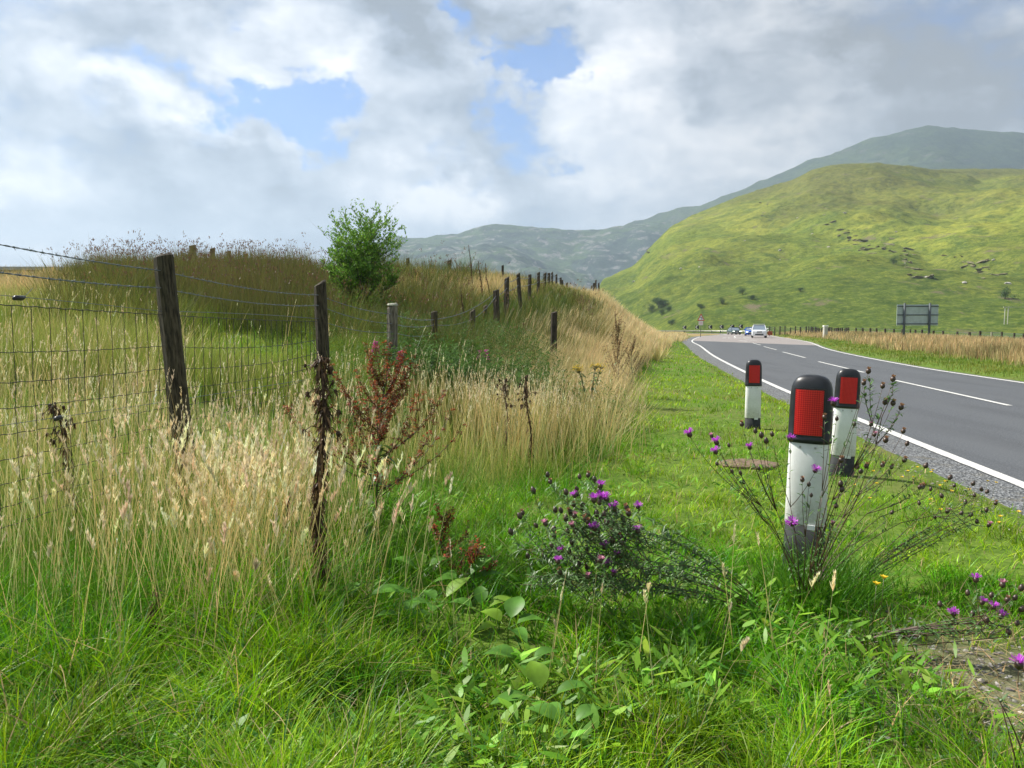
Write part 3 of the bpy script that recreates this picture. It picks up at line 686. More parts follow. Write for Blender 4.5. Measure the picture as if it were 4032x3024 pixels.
# --- rushes along the top of the bank
def d_rush(X, Y):
    u = 512 + F * X / Y + (fbm(X * .4, Y * .4, 3, 71) - .5) * 70
    k = (.25 + .75 * sstep(90, 150, u)) * sstep(70, 95, u) * sstep(352, 318, u) * sstep(13.2, 15.2, Y + (fbm(X * .8, Y * .8, 3, 72) - .5) * 2.5) * sstep(28, 24, Y)
    return k * (.55 + .45 * vnoise(X * 2.5, Y * 2.5, 73))
p = sample(84000, 12.5, 28, d_rush, -.64, -.18); X, Y = p[:, 0], p[:, 1]; n = len(p)
c = jit(mixc((.075, .105, .018), (.21, .18, .055), np.clip(fbm(X * .9, Y * .9, 3, 74) * 1.6 - .4 + rng.normal(0, .15, n), 0, 1)), n)
top = jit((.17, .13, .05), n)
A = [blades(p, U(.50, 1.08, n) ** 1.2 * (.30 + 1.15 * fbm(X * 1.0, Y * 1.0, 4, 75, .6)) + .22 * (rng.random(n) < .05), pxw(Y, .004, .55), U(0, 6.283, n), np.abs(rng.normal(.05, .10, n)), U(0, .25, n), c * np.array([.75, 1.0, .8]), c * .45 + top * .55, 3)]
# brown seed heads
k = rng.random(n) < .028; idx = np.repeat(np.nonzero(k)[0], 5); m = len(idx); q = p[idx].copy(); q[:, 2] += np.repeat(U(.60, 1.22, k.sum()), 5) + U(-.05, .05, m); q[:, 0] += rng.normal(0, .03, m)
A.append(blades(q, U(.03, .055, m), pxw(Y[idx], .012, .8), U(0, 6.283, m), U(.2, .9, m), np.zeros(m), jit((.13, .075, .045), m), jit((.17, .10, .06), m), 2, prof=[.5, 1, 0]))
cover('rushes', A)

# --- everything else on the bank: olive grass, straw patches, bright moss
def gauss(u, v, cu, cv, su, sv): return np.exp(-(((u - cu) / su) ** 2 + ((v - cv) / sv) ** 2))
def strawness(X, Y, z):
    u, v = proj(X, Y, z)
    s = .28 + .9 * sstep(565, 600, u) * (Y > 9) + .75 * gauss(u, v, 470, 292, 75, 12) + .8 * gauss(u, v, 40, 300, 90, 24) + .35 * gauss(u, v, 80, 350, 110, 35) + .5 * gauss(u, v, 520, 275, 50, 6)
    s = s - .6 * gauss(u, v, 470, 340, 80, 30) - .45 * gauss(u, v, 430, 270, 45, 7) - .45 * gauss(u, v, 590, 330, 22, 22) * (Y > 14)- .25 * gauss(u, v, 250, 330, 60, 30)
    return s + (fbm(X * .7, Y * .7, 4, 81) - .5) * 1.1
def d_bank(X, Y):
    u = 512 + F * X / Y
    return sstep(.1, -.5, X - XT(Y)) * (1 - .45 * sstep(100, 130, u) * sstep(330, 310, u) * (Y > 16) * (Y < 26)) * (.5 + .5 * vnoise(X * 1.4, Y * 1.4, 82)) * (Y < 60)
p = sample(330000, 7.5, 60, d_bank, -.80, .24); X, Y, Z = p.T; n = len(p); u, v = proj(X, Y, Z)
s = np.clip(strawness(X, Y, Z) + rng.normal(0, .20, n), 0, 1)
moss = 1.6 * gauss(u, v, 250, 350, 60, 17) * (Y < 16) * (.5 + fbm(X, Y, 2, 83)); moss = np.clip(moss * 1.5, 0, 1)
c = np.where((s < .5)[:, None], mixc((.075, .13, .018), (.22, .21, .05), s * 2), mixc((.22, .21, .05), (.60, .46, .22), s * 2 - 1))
c = c * (1 - moss)[:, None] + np.array((.33, .38, .03)) * moss[:, None]
greenlow = ((u < 400) & (Y < 15)) * .58; c = c * (1 - greenlow)[:, None] + np.array((.22, .33, .035)) * greenlow[:, None]
c = jit(c, n, .2); h = U(.28, .62, n) * (.7 + .6 * fbm(X * .8, Y * .8, 3, 84)) * (1 - .80 * moss) * (1 - .3 * sstep(26, 40, Y)) * (1 - .50 * gauss(u, v, 255, 350, 75, 40) * (Y < 13.5))
cover('bank_grass', [blades(p, h, pxw(Y, .004, .60) * U(.8, 1.3, n), U(0, 6.283, n), np.abs(rng.normal(.08, .16, n)), U(0, .45, n), c * .92, c * 1.1, 3)])
# pale straw on the right flank and far verge
def d_flank(X, Y):
    u = 512 + F * X / Y
    w = X - XT(Y) + (fbm(Y * .9, X * .9, 3, 88) - .5) * 1.6
    k = sstep(.25, -.9, w) * sstep(-3.2, -.8, X - XT(Y)) * (Y < 150) * sstep(9.0, 12, Y + (vnoise(X * 2, Y * 2, 89) - .5) * 3) + sstep(.2, -.3, X - XT(Y)) * (Y > 45) * sstep(-14, -8, X - XT(Y)) * .8
    return k * (.35 + .65 * sstep(.3, .55, fbm(X * .9, Y * .9, 3, 85)))
p = sample(150000, 8.5, 150, d_flank, -.05, .32); X, Y, Z = p.T; n = len(p)
s = np.clip(.75 + (fbm(X * 1.0, Y * .6, 3, 86) - .5) * 1.5 + rng.normal(0, .15, n), 0, 1)
c = jit(mixc((.20, .20, .06), (.68, .53, .28), s), n, .15)
cover('flank_straw', [blades(p, U(.40, .72, n) * (.75 + .5 * vnoise(X, Y, 87)) * (1 - .25 * sstep(40, 90, Y)), pxw(Y, .003, .50), U(-.6, .9, n), np.abs(rng.normal(.15, .12, n)), U(0, .35, n), c * .9, c * 1.12, 3)], DRY)

# --- rush and straw tussocks standing out of the bank
def tussocks(name, centres, per, r0, hr, c0, c1, wmin, headp=0.0, mtl=GRASS, seed=0, lean=(.05, .45)):
    nc = len(centres); sc = U(.6, 1.25, nc); n = nc * per; ci = np.repeat(np.arange(nc), per)
    off = rng.normal(0, 1, (n, 2)) * (r0 * sc[ci])[:, None]; X = centres[ci, 0] + off[:, 0]; Y = centres[ci, 1] + off[:, 1]
    p = np.stack([X, Y, ground_z(X, Y)], 1); hue = rng.random(nc)[ci]; c = jit(mixc(c0, c1, np.clip(hue + rng.normal(0, .15, n), 0, 1)), n, .18)
    az = np.arctan2(off[:, 1], off[:, 0]); L = [blades(p, U(hr[0], hr[1], n) * sc[ci], pxw(Y, wmin, .55), az, U(lean[0], lean[1], n), U(0, .35, n), c * np.array([.8, 1, .8]), c * 1.1, 3)]
    if headp:
        k = rng.random(n) < headp; idx = np.repeat(np.nonzero(k)[0], 6); m = len(idx); q = p[idx].copy(); q[:, 2] += np.repeat(U(hr[1] * .8, hr[1] * 1.25, k.sum()) * sc[ci][k], 6) + U(-.08, .04, m); q[:, :2] += rng.normal(0, .03, (m, 2))
        L.append(blades(q, U(.03, .06, m), pxw(Y[idx], .012, .8), U(0, 6.283, m), U(.2, .9, m), np.zeros(m), jit((.12, .07, .035), m), jit((.20, .11, .06), m), 2, prof=[.5, 1, 0]))
    cover(name, L, mtl)
cp = sample(1500, 11.5, 34, lambda X, Y: ((512 + F * X / Y) > 60) * ((512 + F * X / Y) < 600) * (X < XT(Y) - 1.2) * sstep(.40, .58, fbm(X * .35, Y * .35, 3, 191) + .12 * ((512 + F * X / Y) > 330)) * (1 - .9 * (np.abs(512 + F * X / Y - 250) < 70) * (Y < 13.5)) * (1 - .75 * ((512 + F * X / Y) > 485) * ((512 + F * X / Y) < 575)), -.6, .15)
tussocks('rush_tussocks', cp, 70, .16, (.45, .95), (.060, .095, .016), (.19, .165, .045), .004, .014)
cp = sample(420, 6.0, 60, lambda X, Y: (np.abs(X - XT(Y) + 1.0) < 1.3) * (Y > 8.5) + .5 * (X < -2.4) * (Y < 16) * (np.abs(512 + F * X / Y - 250) > 75), -.75, .3)
tussocks('straw_tussocks', cp, 70, .11, (.40, .75), (.36, .30, .10), (.74, .56, .27), .003, 0, DRY, lean=(.1, .8))
cp = sample(150, 2.4, 9, lambda X, Y: np.abs(X - XT(Y) - .1) < .55, -.7, .3)
tussocks('verge_tussocks', cp, 60, .05, (.20, .46), (.06, .20, .006), (.22, .34, .02), .004, 0, GRASS, lean=(.2, 1.0))
cp = np.array([[x, y, 0.] for x, y in ((1.40, 3.72), (1.52, 3.80), (1.63, 3.86), (1.72, 3.80), (1.33, 3.9), (1.48, 3.66), (1.60, 3.70), (1.36, 3.55), (1.46, 3.5), (1.56, 3.56), (1.66, 3.6), (1.42, 3.78), (1.58, 3.78))])
tussocks('post_tussocks', cp, 70, .05, (.22, .44), (.055, .19, .008), (.16, .31, .02), .005, 0, GRASS, lean=(.2, .9))

# --- nettles and leafy herbs
def herb(p, h, nl, lw, ll, c0, c1, y=None):
    n = len(p); idx = np.repeat(np.arange(n), nl); m = len(idx); t = U(.15, 1, m)
    az0 = U(0, 6.283, n); lean = np.abs(rng.normal(.05, .08, n)); cu = U(0, .15, n)
    q = stempos(p[idx], h[idx], az0[idx], lean[idx], cu[idx], t)
    c = jit(mixc(c0, c1, np.clip(U(0, 1, m) * .6 + .4 * t, 0, 1)), m, .2)
    sc = np.maximum(U(.6, 1.2, m), 0) * (1.15 - .55 * t)
    L = blades(q, ll * sc, np.maximum(lw * sc, p[idx, 1] / 769 * .8), U(0, 6.283, m), U(.9, 1.6, m), U(0, .2, m), c, c, 2, prof=[.25, 1, 0])
    cs = jit((.09, .12, .03), n)
    return [L, blades(p, h, pxw(p[:, 1], .004, .4), az0, lean, cu, cs, cs, 3)]
def d_net(X, Y):
    u = 512 + F * X / Y
    return sstep(372, 420, u) * sstep(572, 530, u) * sstep(8.2, 9.0, Y) * sstep(17, 14, Y) * (.4 + .6 * vnoise(X * 1.5, Y * 1.5, 91))
p = sample(6500, 8.0, 17, d_net, -.25, .1); n = len(p)
A = herb(p, U(.45, .80, n), 26, .030, .075, (.035, .085, .018), (.085, .17, .03))
def d_herb(X, Y):
    u = 512 + F * X / Y
    return .75 * sstep(300, 340, u) * sstep(420, 390, u) * (Y > 6.5) * (Y < 15) + .5 * (u > 560) * (u < 625) * (Y > 9) * (Y < 14)
p = sample(2600, 6.5, 16, d_herb, -.3, .16); n = len(p)
A += herb(p, U(.35, .65, n), 18, .022, .07, (.05, .12, .02), (.12, .21, .035))
p = sample(2600, 15, 19, lambda X, Y: np.exp(-(((512 + F * X / Y - 362) / 34) ** 2 + ((Y - 16.6) / .8) ** 2)), -.35, -.05); n = len(p)
A += herb(p, U(.45, .95, n), 18, .030, .08, (.06, .14, .02), (.15, .27, .03))
cover('nettles', A)
# low broad-leaved plants in the lawn (clover, plantain)
p = sample(15000, 1.7, 8, lambda X, Y: sstep(.45, .60, fbm(X * 1.5, Y * 1.5, 3, 95)) * (X > XT(Y) - .3) * (X < 2.3 + 0 * Y) * (1 - bare(X, Y)), -.6, .75); n = len(p); p[:, 2] += U(.03, .12, n)
c = jit(mixc((.09, .25, .02), (.20, .36, .03), rng.random(n)), n, .2)
cover('broadleaf_weeds', [blades(p, U(.03, .07, n), U(.014, .032, n), U(0, 6.283, n), U(.7, 1.5, n), U(0, .4, n), c, c * 1.1, 4, prof=[.2, .8, 1, .75, 0])])

# --- far side of the road
def d_rv(X, Y):
    e = X - asphalt_right(Y); return sstep(-.05, .4, e + (vnoise(Y * .8, X * 0, 96) - .5) * .4) * sstep(4.5, 2.0, e + (fbm(X * .2, Y * .2, 3, 97) - .5) * 3)
p = sample(100000, 15, 150, d_rv, .24, .85); X, Y, Z = p.T; n = len(p)
c = jit(mixc((.12, .22, .02), (.30, .31, .06), np.clip(fbm(X * .4, Y * .4, 3, 98) * 1.5 - .25 + rng.normal(0, .1, n), 0, 1)), n, .12)
A = [blades(p, U(.06, .16, n), pxw(Y, .004, .7), U(0, 6.283, n), U(0, .3, n), U(0, .3, n), c, c * 1.1, 2)]
cover('far_verge_grass', A)
def d_rs(X, Y):
    e = X - asphalt_right(Y); return sstep(1.6, 4.6, e + (fbm(X * .2, Y * .2, 3, 97) - .5) * 3) * sstep(19, 13, e) * (.45 + .55 * sstep(.3, .5, fbm(X * .5, Y * .5, 3, 99)))
p = sample(190000, 15, 150, d_rs, .24, .85); X, Y, Z = p.T; n = len(p)
s = np.clip(.78 + (fbm(X * .35, Y * .35, 4, 100) - .5) * 1.8 + rng.normal(0, .16, n), 0, 1)
c = jit(mixc((.15, .15, .05), (.62, .45, .23), s), n, .13)
br_ = rng.random(n) < .05; c[br_] = jit((.12, .06, .03), br_.sum())
cover('far_verge_straw', [blades(p, U(.36, .70, n) * (.7 + .45 * fbm(X * .3, Y * .3, 3, 101)), pxw(Y, .003, .55), U(0, 6.283, n), np.abs(rng.normal(.08, .1, n)), U(0, .3, n), c * .92, c * 1.1, 3)], DRY)
# loose stones and litter on the worn patch and in the verge
def pebbles(name, P, r, cols_):
    V = []; Fq = []; C = []; b = 0
    ico = np.array([(0,0,1),(.89,0,.45),(.28,.85,.45),(-.72,.53,.45),(-.72,-.53,.45),(.28,-.85,.45),(.72,.53,-.45),(-.28,.85,-.45),(-.89,0,-.45),(-.28,-.85,-.45),(.72,-.53,-.45),(0,0,-1)])
    fi = np.array([(0,1,2),(0,2,3),(0,3,4),(0,4,5),(0,5,1),(1,6,2),(2,7,3),(3,8,4),(4,9,5),(5,10,1),(6,7,2),(7,8,3),(8,9,4),(9,10,5),(10,6,1),(11,7,6),(11,8,7),(11,9,8),(11,10,9),(11,6,10)])
    n = len(P); J = ico[None] * (1 + rng.normal(0, .18, (n, 12, 1))) * r[:, None, None] * np.stack([U(.8, 1.4, n), U(.8, 1.4, n), U(.35, .8, n)], 1)[:, None, :]
    V = (P[:, None, :] + J).reshape(-1, 3); T = (fi[None] + (np.arange(n) * 12)[:, None, None]).reshape(-1, 3)
    return V, np.zeros((0, 4), int), T, np.repeat(cols_, 12, 0)
p = sample(9000, 1.7, 9, lambda X, Y: np.clip(bare(X, Y) * 1.2 + .9 * sstep(.7, .15, np.abs(asphalt_left(Y) - X - .05)), 0, 1), .1, .85); n = len(p)
STONE = leafmat('loose_stones', None, 0, .03)
cover('loose_stones', [pebbles('s', p, U(.004, .013, n), jit(mixc((.12, .11, .10), (.34, .32, .29), U(0, 1, n)), n, .2, .04))], STONE)
p = sample(2600, 1.7, 4.5, lambda X, Y: np.clip(bare(X, Y), 0, 1), .1, .85); n = len(p); p[:, 2] += U(.0, .03, n); c = jit((.40, .31, .17), n)
cover('dead_litter', [blades(p, U(.02, .12, n), U(.002, .006, n), U(0, 6.283, n), U(1.2, 4, n), U(0, .3, n), c, c, 2)], DRY)

# ------------------------------------------------------------------ materials of the built things
WOOD = mat('weathered_wood', (.075, .062, .042), .9, noise=.75, nscale=14, bump=1.0, stretch=(5, 5, .7), dark=(.016, .013, .009))
WOODG = mat('grey_weathered_wood', (.20, .18, .14), .9, noise=.7, nscale=14, bump=1.0, stretch=(5, 5, .7), dark=(.06, .05, .035))
WOODD = mat('far_post_wood', (.055, .045, .032), .9, noise=.5, nscale=6)
LICH = mat('lichen', (.50, .50, .40), .95, noise=.4, nscale=60, bump=1)
GALV = mat('galvanised_wire', (.17, .20, .23), .5, .6, noise=.3, nscale=30)
RUSTW = mat('dull_wire', (.05, .05, .045), .6, .4, noise=.4, nscale=30)
BLACKP = mat('black_plastic', (.018, .020, .024), .38, spec=.5, noise=.3, nscale=14)
BLACKD = mat('dusty_black_plastic', (.04, .043, .045), .7, noise=.4, nscale=12)
WHITEP = mat('white_plastic', (.80, .81, .80), .4, noise=.06, nscale=9, dark=(.72, .73, .71))
def dirty_white():
    m = WHITEP; N = NT(m.node_tree); b = m.node_tree.nodes['Principled BSDF']; old = b.inputs['Base Color'].links[0].from_socket
    tc = N.new('ShaderNodeTexCoord'); sp = N.new('ShaderNodeSeparateXYZ'); N.l.new(tc.outputs['Object'], sp.inputs[0])
    a = N.noise(N.mapping(tc.outputs['Object'], (3, 3, .6)), 9, 6, .7); g = N.noise(tc.outputs['Object'], 60, 5, .8)
    d = N.math('ADD', N.mapr(a, .52, .75, 0, .22), N.math('MULTIPLY', N.mapr(sp.outputs[2], .42, .2), N.mapr(g, .35, .6, .1, .6)))
    sc_ = N.mapr(N.noise(N.mapping(tc.outputs['Object'], (40, 40, 2)), 5, 3, .6), .68, .72, 0, .5); d = N.math('MAXIMUM', d, sc_)
    N.l.new(N.mix(N.math('MINIMUM', d, .5), old, (.33, .31, .25)), b.inputs['Base Color'])
dirty_white()
STICK = mat('sticker', (.72, .75, .76), .5)
def red_reflector():
    m = bpy.data.materials.new('red_reflective_sheet'); m.use_nodes = True; N = NT(m.node_tree); b = m.node_tree.nodes['Principled BSDF']
    tc = N.new('ShaderNodeTexCoord'); v = N.mapping(tc.outputs['Object'], (1, 1, 1), (0, math.pi / 4, 0))
    ch = N.new('ShaderNodeTexChecker'); N.l.new(v, ch.inputs[0]); ch.inputs['Scale'].default_value = 130
    c = N.mix(ch.outputs['Fac'], (.50, .006, .010), (.72, .03, .022)); N.l.new(c, b.inputs['Base Color'])
    b.inputs['Roughness'].default_value = .35; b.inputs['Specular IOR Level'].default_value = .4
    return m
REDR = red_reflector()

# ------------------------------------------------------------------ verge markers
def sec(a, b, z, n=28, e=2.6, cx=0, cy=0):
    r = []
    for i in range(n):
        q = 2 * math.pi * i / n; c, s = math.cos(q), math.sin(q)
        r.append(Vector((cx + a * math.copysign(abs(c) ** (2 / e), c), cy + b * math.copysign(abs(s) ** (2 / e), s), z)))
    return r
def front_y(x, a, b, e=2.6): return -b * (1 - min(.999, abs(x / a)) ** e) ** (1 / e)
def marker():
    r = empty('verge_marker', (0, 0, 0))
    a, b = .100, .052
    MB().loft([sec(a * 1.08, b * 1.1, -.15), sec(a * 1.05, b * 1.06, 0), sec(a * 1.0, b, .26)]).build('base', BLACKD, r, True)
    MB().loft([sec(a + .003, b + .003, .215), sec(a + .004, b + .004, .22), sec(a + .002, b + .003, .45), sec(a - .001, b + .002, .655), sec(a - .002, b, .66)]).build('sleeve', WHITEP, r, True)
    rings = [sec(a + .004, b + .006, .645), sec(a + .010, b + .012, .65), sec(a + .011, b + .013, .668), sec(a + .008, b + .010, .675)]
    for z, k in ((.80, .99), (.90, .965), (.935, .93), (.960, .86), (.980, .74), (.993, .55), (1.0, .28)): rings.append(sec((a + .007) * k, (b + .010) * min(1, k * 1.02), z))
    cap = MB().loft(rings).build('cap', BLACKP, r, True)
    # raised frame and red sheet curved with the front
    def panel(hw, z0, z1, off, th):
        m = MB(); N_ = 10; vs = []
        for z in (z0, z1):
            k = 1.0 if z < .85 else .985
            for j in range(N_ + 1):
                x = -hw + 2 * hw * j / N_; vs.append((x, front_y(x, (a + .008) * k, (b + .0105) * k) - off, z))
        for z in (z0, z1):
            for j in range(N_ + 1):
                x = -hw + 2 * hw * j / N_; vs.append((x, front_y(x, a + .008, b + .0105) - off + th, z))
        W_ = N_ + 1; fs = []
        for j in range(N_):
            fs += [(j, j + 1, W_ + j + 1, W_ + j), (j, 2 * W_ + j, 2 * W_ + j + 1, j + 1), (W_ + j, W_ + j + 1, 3 * W_ + j + 1, 3 * W_ + j)]
        fs += [(0, W_, 3 * W_, 2 * W_), (N_, 2 * W_ + N_, 3 * W_ + N_, W_ + N_)]
        return m.add(vs, fs)
    panel(.076, .682, .932, .003, .02).build('reflector_frame', BLACKP, r)
    panel(.069, .690, .924, .0055, .02).build('reflector', REDR, r)
    rm = mat('rivet', (.45, .45, .45), .5, .5)
    for x in (-.035, .04): MB().tube([(x, -b - .001, .625), (x, -b - .006, .625)], .006, 8).build('rivet', rm, r)
    MB().box(.010, .058, -b - .0085, -b - .001, .196, .220).build('sticker', STICK, r)
    return r
mk = marker()
mks = [(808.5, 374.5, 4.0, -31, -1.2, 'nearest and largest black and white verge marker, behind the purple knapweed'),
       (844.5, 368.5, 6.9, -15, -2.2, 'middle black and white verge marker, just right of and behind the nearest one'),
       (754, 359.5, 10.3, -7, 0, 'farthest and smallest black and white verge marker, standing left of the other two')]
for i, (px, py, Y, rz, tilt, lab) in enumerate(mks):
    o = mk if i == 0 else copy_tree(mk); P = at(px, py, Y)
    o.location = (P.x, P.y, P.z - 1.0); o.rotation_euler = (0, math.radians(-tilt), math.radians(rz)); tag(o, lab, 'verge marker', 'red and white verge markers along the road')

# ------------------------------------------------------------------ fence on the left
def post_mesh(name, w, h, top_cut=.0, seed=0, mt=WOOD, sides=7, lump=.12, parent=None):
    r = random.Random(seed); rings = []; K = 9
    ph = [r.uniform(-lump, lump) for _ in range(sides)]
    for k in range(K + 1):
        z = -.35 + (h + .35) * k / K; f = 1 + .10 * (1 - k / K)
        rings.append([Vector((math.cos(2 * math.pi * j / sides + .4) * w / 2 * f * (1 + ph[j] + r.uniform(-.05, .05)), math.sin(2 * math.pi * j / sides + .4) * w / 2 * f * (1 + ph[j] + r.uniform(-.05, .05)), z + (top_cut * math.cos(2 * math.pi * j / sides) * w if k == K else 0))) for j in range(sides)])
    rings.append([p * .0 + Vector((p.x * .72, p.y * .72, p.z + .012)) for p in rings[-1]])
    return MB().loft(rings).build('post', mt, parent)
fence = empty('wire_fence', (-2.17, 5.0, .4))
tag(fence, 'fence of weathered wooden posts with barbed wire and stock netting, climbing the grassy bank', 'fence')
def fpost(px, py, Y, w, h, seed, tilt=0, mt=WOOD, cut=.3, sides=7):
    P = at(px, py, Y); tl = math.radians(tilt)
    base = Vector((P.x - math.sin(tl) * h, P.y, P.z - math.cos(tl) * h))
    o = post_mesh('post', w, h, cut, seed, mt, sides, parent=fence); o.location = base - fence.location; o.rotation_euler = (0, tl, 0)
    return P, base
POSTS = [  # px, top py, depth, width, height, lean
    (164, 256.5, 5.0, .126, 1.55, -4.2), (319.8, 284, 8.3, .135, 1.5, -1.5), (392.6, 306, 9.8, .138, 1.30, 1), (434, 312, 12.5, .106, 1.25, -1), (472.3, 311, 15, .118, 1.0, 1), (485.5, 306, 18, .105, .85, 3),
    (496.2, 290.5, 17, .135, 1.05, -1), (507, 278, 19, .135, 1.25, 1), (518.2, 274, 22, .125, 1.15, -4), (529.7, 274.8, 25, .13, 1.05, 1), (538.4, 272.8, 28, .115, .9, 0), (545, 273.4, 31, .135, .95, 2), (548.8, 273.2, 33.5, .13, .95, 0),
    (552.1, 272.5, 36, .125, 1.0, 1), (556.4, 274.7, 39, .12, .95, 0), (560.5, 277.8, 42, .13, .9, -2), (562.2, 280.3, 44, .13, .9, 0), (567, 283, 46, .15, .95, 1), (574.2, 289.8, 49, .15, .9, 0), (578.4, 291.6, 51, .16, .95, 0), (583.4, 288, 53, .17, 1.0, 1),
    (585.9, 288.5, 54.5, .17, 1.0, 0), (588.9, 290.3, 56, .17, .95, -1), (591.8, 285.8, 57.5, .16, 1.1, 3), (594, 283, 58.5, .15, 1.15, 0), (595.9, 280.2, 60, .14, 1.2, 1), (598.7, 283, 61, .15, 1.1, -1)]
FP = []
for i, (px, py, Y, w, h, tl) in enumerate(POSTS):
    FP.append(fpost(px, py, Y, w, h, 100 + i, tl, WOOD if i not in (2,) else WOODG, .25 if i % 3 else .08, 8 if i < 6 else 6))
fence.children[0]['label'] = 'thick dark fence post nearest the camera, grain split and bleached down its left side'
fence.children[2]['label'] = 'grey post with a pale lichen cap'
P3 = FP[2][0]
MB().loft([sec(.064, .064, 0, 12), sec(.074, .070, .012, 12), sec(.060, .058, .030, 12), sec(.02, .02, .036, 12)]).build('lichen_cap', LICH, fence).location = P3 - fence.location
# off-frame post that carries the wires on the left
fpost(-330, 150, 2.0, .14, 1.55, 99, 0)
W0 = Vector((-2.34, 2.0, 0))
def wirept(i, z, side=-1):
    P, b = FP[i]; return Vector((P.x, P.y - .07 * 1, z))
def sag(a, b, s, n):
    return [a.lerp(b, k / n) - Vector((0, 0, 4 * s * (k / n) * (1 - k / n))) for k in range(n + 1)]
def barbed(pts_list, name='barbed_wire', r=.0019, barb=.11, mt=GALV):
    m = MB()
    for seg in pts_list:
        L = [0]
        for a, b in zip(seg, seg[1:]): L.append(L[-1] + (b - a).length)
        tot = L[-1]; Y = seg[0].y; fine = Y < 9.5; n = int(tot / (.018 if fine else .4)) + 2
        def pos(s):
            for i in range(len(seg) - 1):
                if s <= L[i + 1] or i == len(seg) - 2: return seg[i].lerp(seg[i + 1], min(1, max(0, (s - L[i]) / max(1e-6, L[i + 1] - L[i]))))
        cs = [pos(tot * k / n) for k in range(n + 1)]; d = (seg[-1] - seg[0]).normalized(); sx = d.cross(Vector((0, 0, 1))).normalized()
        if fine:
            for ph in (0, math.pi):
                m.tube([c + (sx * math.cos(k * .9 + ph) + Vector((0, 0, 1)) * math.sin(k * .9 + ph)) * r * 1.15 for k, c in enumerate(cs)], r, 4, False)
        else: m.tube(cs, max(r * 1.4, Y / 769 * .28), 4, False)
        if Y < 20:
            s = .06
            while s < tot:
                c = pos(s); rr = r * .8 if fine else Y / 769 * .16
                for q in range(4):
                    a = random.uniform(0, 6.28); v = (sx * math.cos(a) + Vector((0, 0, 1)) * math.sin(a) + d * random.uniform(-.5, .5)).normalized() * .017
                    m.tube([c - v * .3, c + v], [rr, rr * .4], 3, False)
                if fine: m.tube([c - d * .006, c + d * .006], r * 2.5, 5)
                s += barb * random.uniform(.8, 1.2)
    o = m.build(name, mt, fence, True); o.location = -fence.location; return o
zt = [1.90, 1.815, 1.80, 1.625, 1.585]
zs = [1.77, 1.705, 1.69, 1.505, 1.50]
def run(zlist, s):
    pts = [Vector((W0.x, W0.y, zlist[0]))] + [wirept(i, z) for i, z in enumerate(zlist[1:])]
    pts = [Vector((-2.52, -1.2, zlist[0] + .05))] + pts
    return [sag(a, b, s if i else .02, 10) for i, (a, b) in enumerate(zip(pts, pts[1:]))]
top = run(zt, .035) + [sag(wirept(3, 1.585), wirept(7, 2.62), .20, 12)]
top += [sag(wirept(i, FP[i][0].z - .10), wirept(i + 1, FP[i + 1][0].z - .10), .04, 4) for i in range(7, 16)]
barbed(top)
sec_ = run(zs, .04) + [sag(wirept(3, 1.50), wirept(4, 1.62), .05, 6), sag(wirept(4, 1.62), wirept(6, 2.15), .06, 6), sag(wirept(6, 2.15), wirept(7, 2.42), .03, 4)]
sec_ += [sag(wirept(i, FP[i][0].z - .32), wirept(i + 1, FP[i + 1][0].z - .32), .04, 4) for i in range(7, 14)]
barbed(sec_)
def plainwire(name, segs, r, mt, n=10, fl=.30):
    m = MB()
    for s in segs: m.tube(s, [max(r, p.y / 769 * fl) for p in s], 5, False)
    o = m.build(name, mt, fence, True); o.location = -fence.location; return o
nt_top = [1.60, 1.545, 1.535, 1.40, 1.36]
plainwire('line_wire', run([z + .012 for z in nt_top], -.012)[:3] + run(nt_top, .05)[3:] + [sag(wirept(3, 1.36), wirept(4, 1.42), .04, 6)], .0016, GALV)
plainwire('line_wire', run([1.05, .975, .92, .80], .0), .0016, GALV)
# stock netting
rows = [[1.585, 1.535, 1.52], [1.40, 1.335, 1.33], [1.275, 1.19, 1.19], [1.16, 1.055, 1.05], [1.035, .935, .93], [.91, .82, .83], [.79, .71, .74], [.68, .60, .66], [.58, .52, .60]]
net = MB(); sgs = [.01, .05, .055, .04, .03, .02, .01, .0, 0]
def rowz(r, b, k):
    z0, z1 = rows[r][b], rows[r][b + 1]; s = sgs[r] * (1.0 if b == 0 else 1.6)
    return z0 + (z1 - z0) * k - 4 * s * k * (1 - k) * .55
bays = [(W0, wirept(0, 0)), (wirept(0, 0), wirept(1, 0))]
for bi, (a, b) in enumerate(bays):
    L = (b - a).length; n = int(L / .135)
    for r in range(9):
        pts = []
        for k in range(n * 4 + 1):
            q = k / (n * 4); p = a.lerp(b, q); p.z = rowz(r, bi, q) + .0022 * math.sin(k * math.pi / 2) ; p.y -= .0; pts.append(p)
        net.tube(pts, [max(.0019 if r else .0024, p.y / 769 * .30) for p in pts], 4, False)
    for k in range(n + 1):
        q = (k + .3) / (n + .6); p = a.lerp(b, q); pts = []
        for r in range(9):
            pp = p.copy(); pp.z = rowz(r, bi, q); pp += Vector((random.uniform(-.004, .004), random.uniform(-.006, .006), 0)); pts.append(pp)
        net.tube(pts, [max(.0018, p.y / 769 * .30)] * 9, 4, False)
        for pp in pts: net.ball(pp, max(.0035, p.y / 769 * .40), 1.0, 5, 3)
o = net.build('stock_netting', RUSTW, fence, True); o.location = -fence.location
for px, py, Y in ((18.5, 298, 3.48), (59, 418, 3.7)):
    P = at(px, py, Y); d = Vector((.05, 1, 0)).normalized()
    j = MB(); j.tube([P - d * .035 - Vector((0, 0, .006)), P - d * .02, P + d * .02, P + d * .04 + Vector((0, 0, .006))], [.006, .012, .012, .007], 8)
    jo = j.build('wire_joiner', BLACKP, fence, True); jo.location = -fence.location
    e = MB(); e.tube([P + d * .03, P + d * .10 + Vector((0, 0, .05))], .0013, 4); eo = e.build('wire_tail', GALV, jo, True)
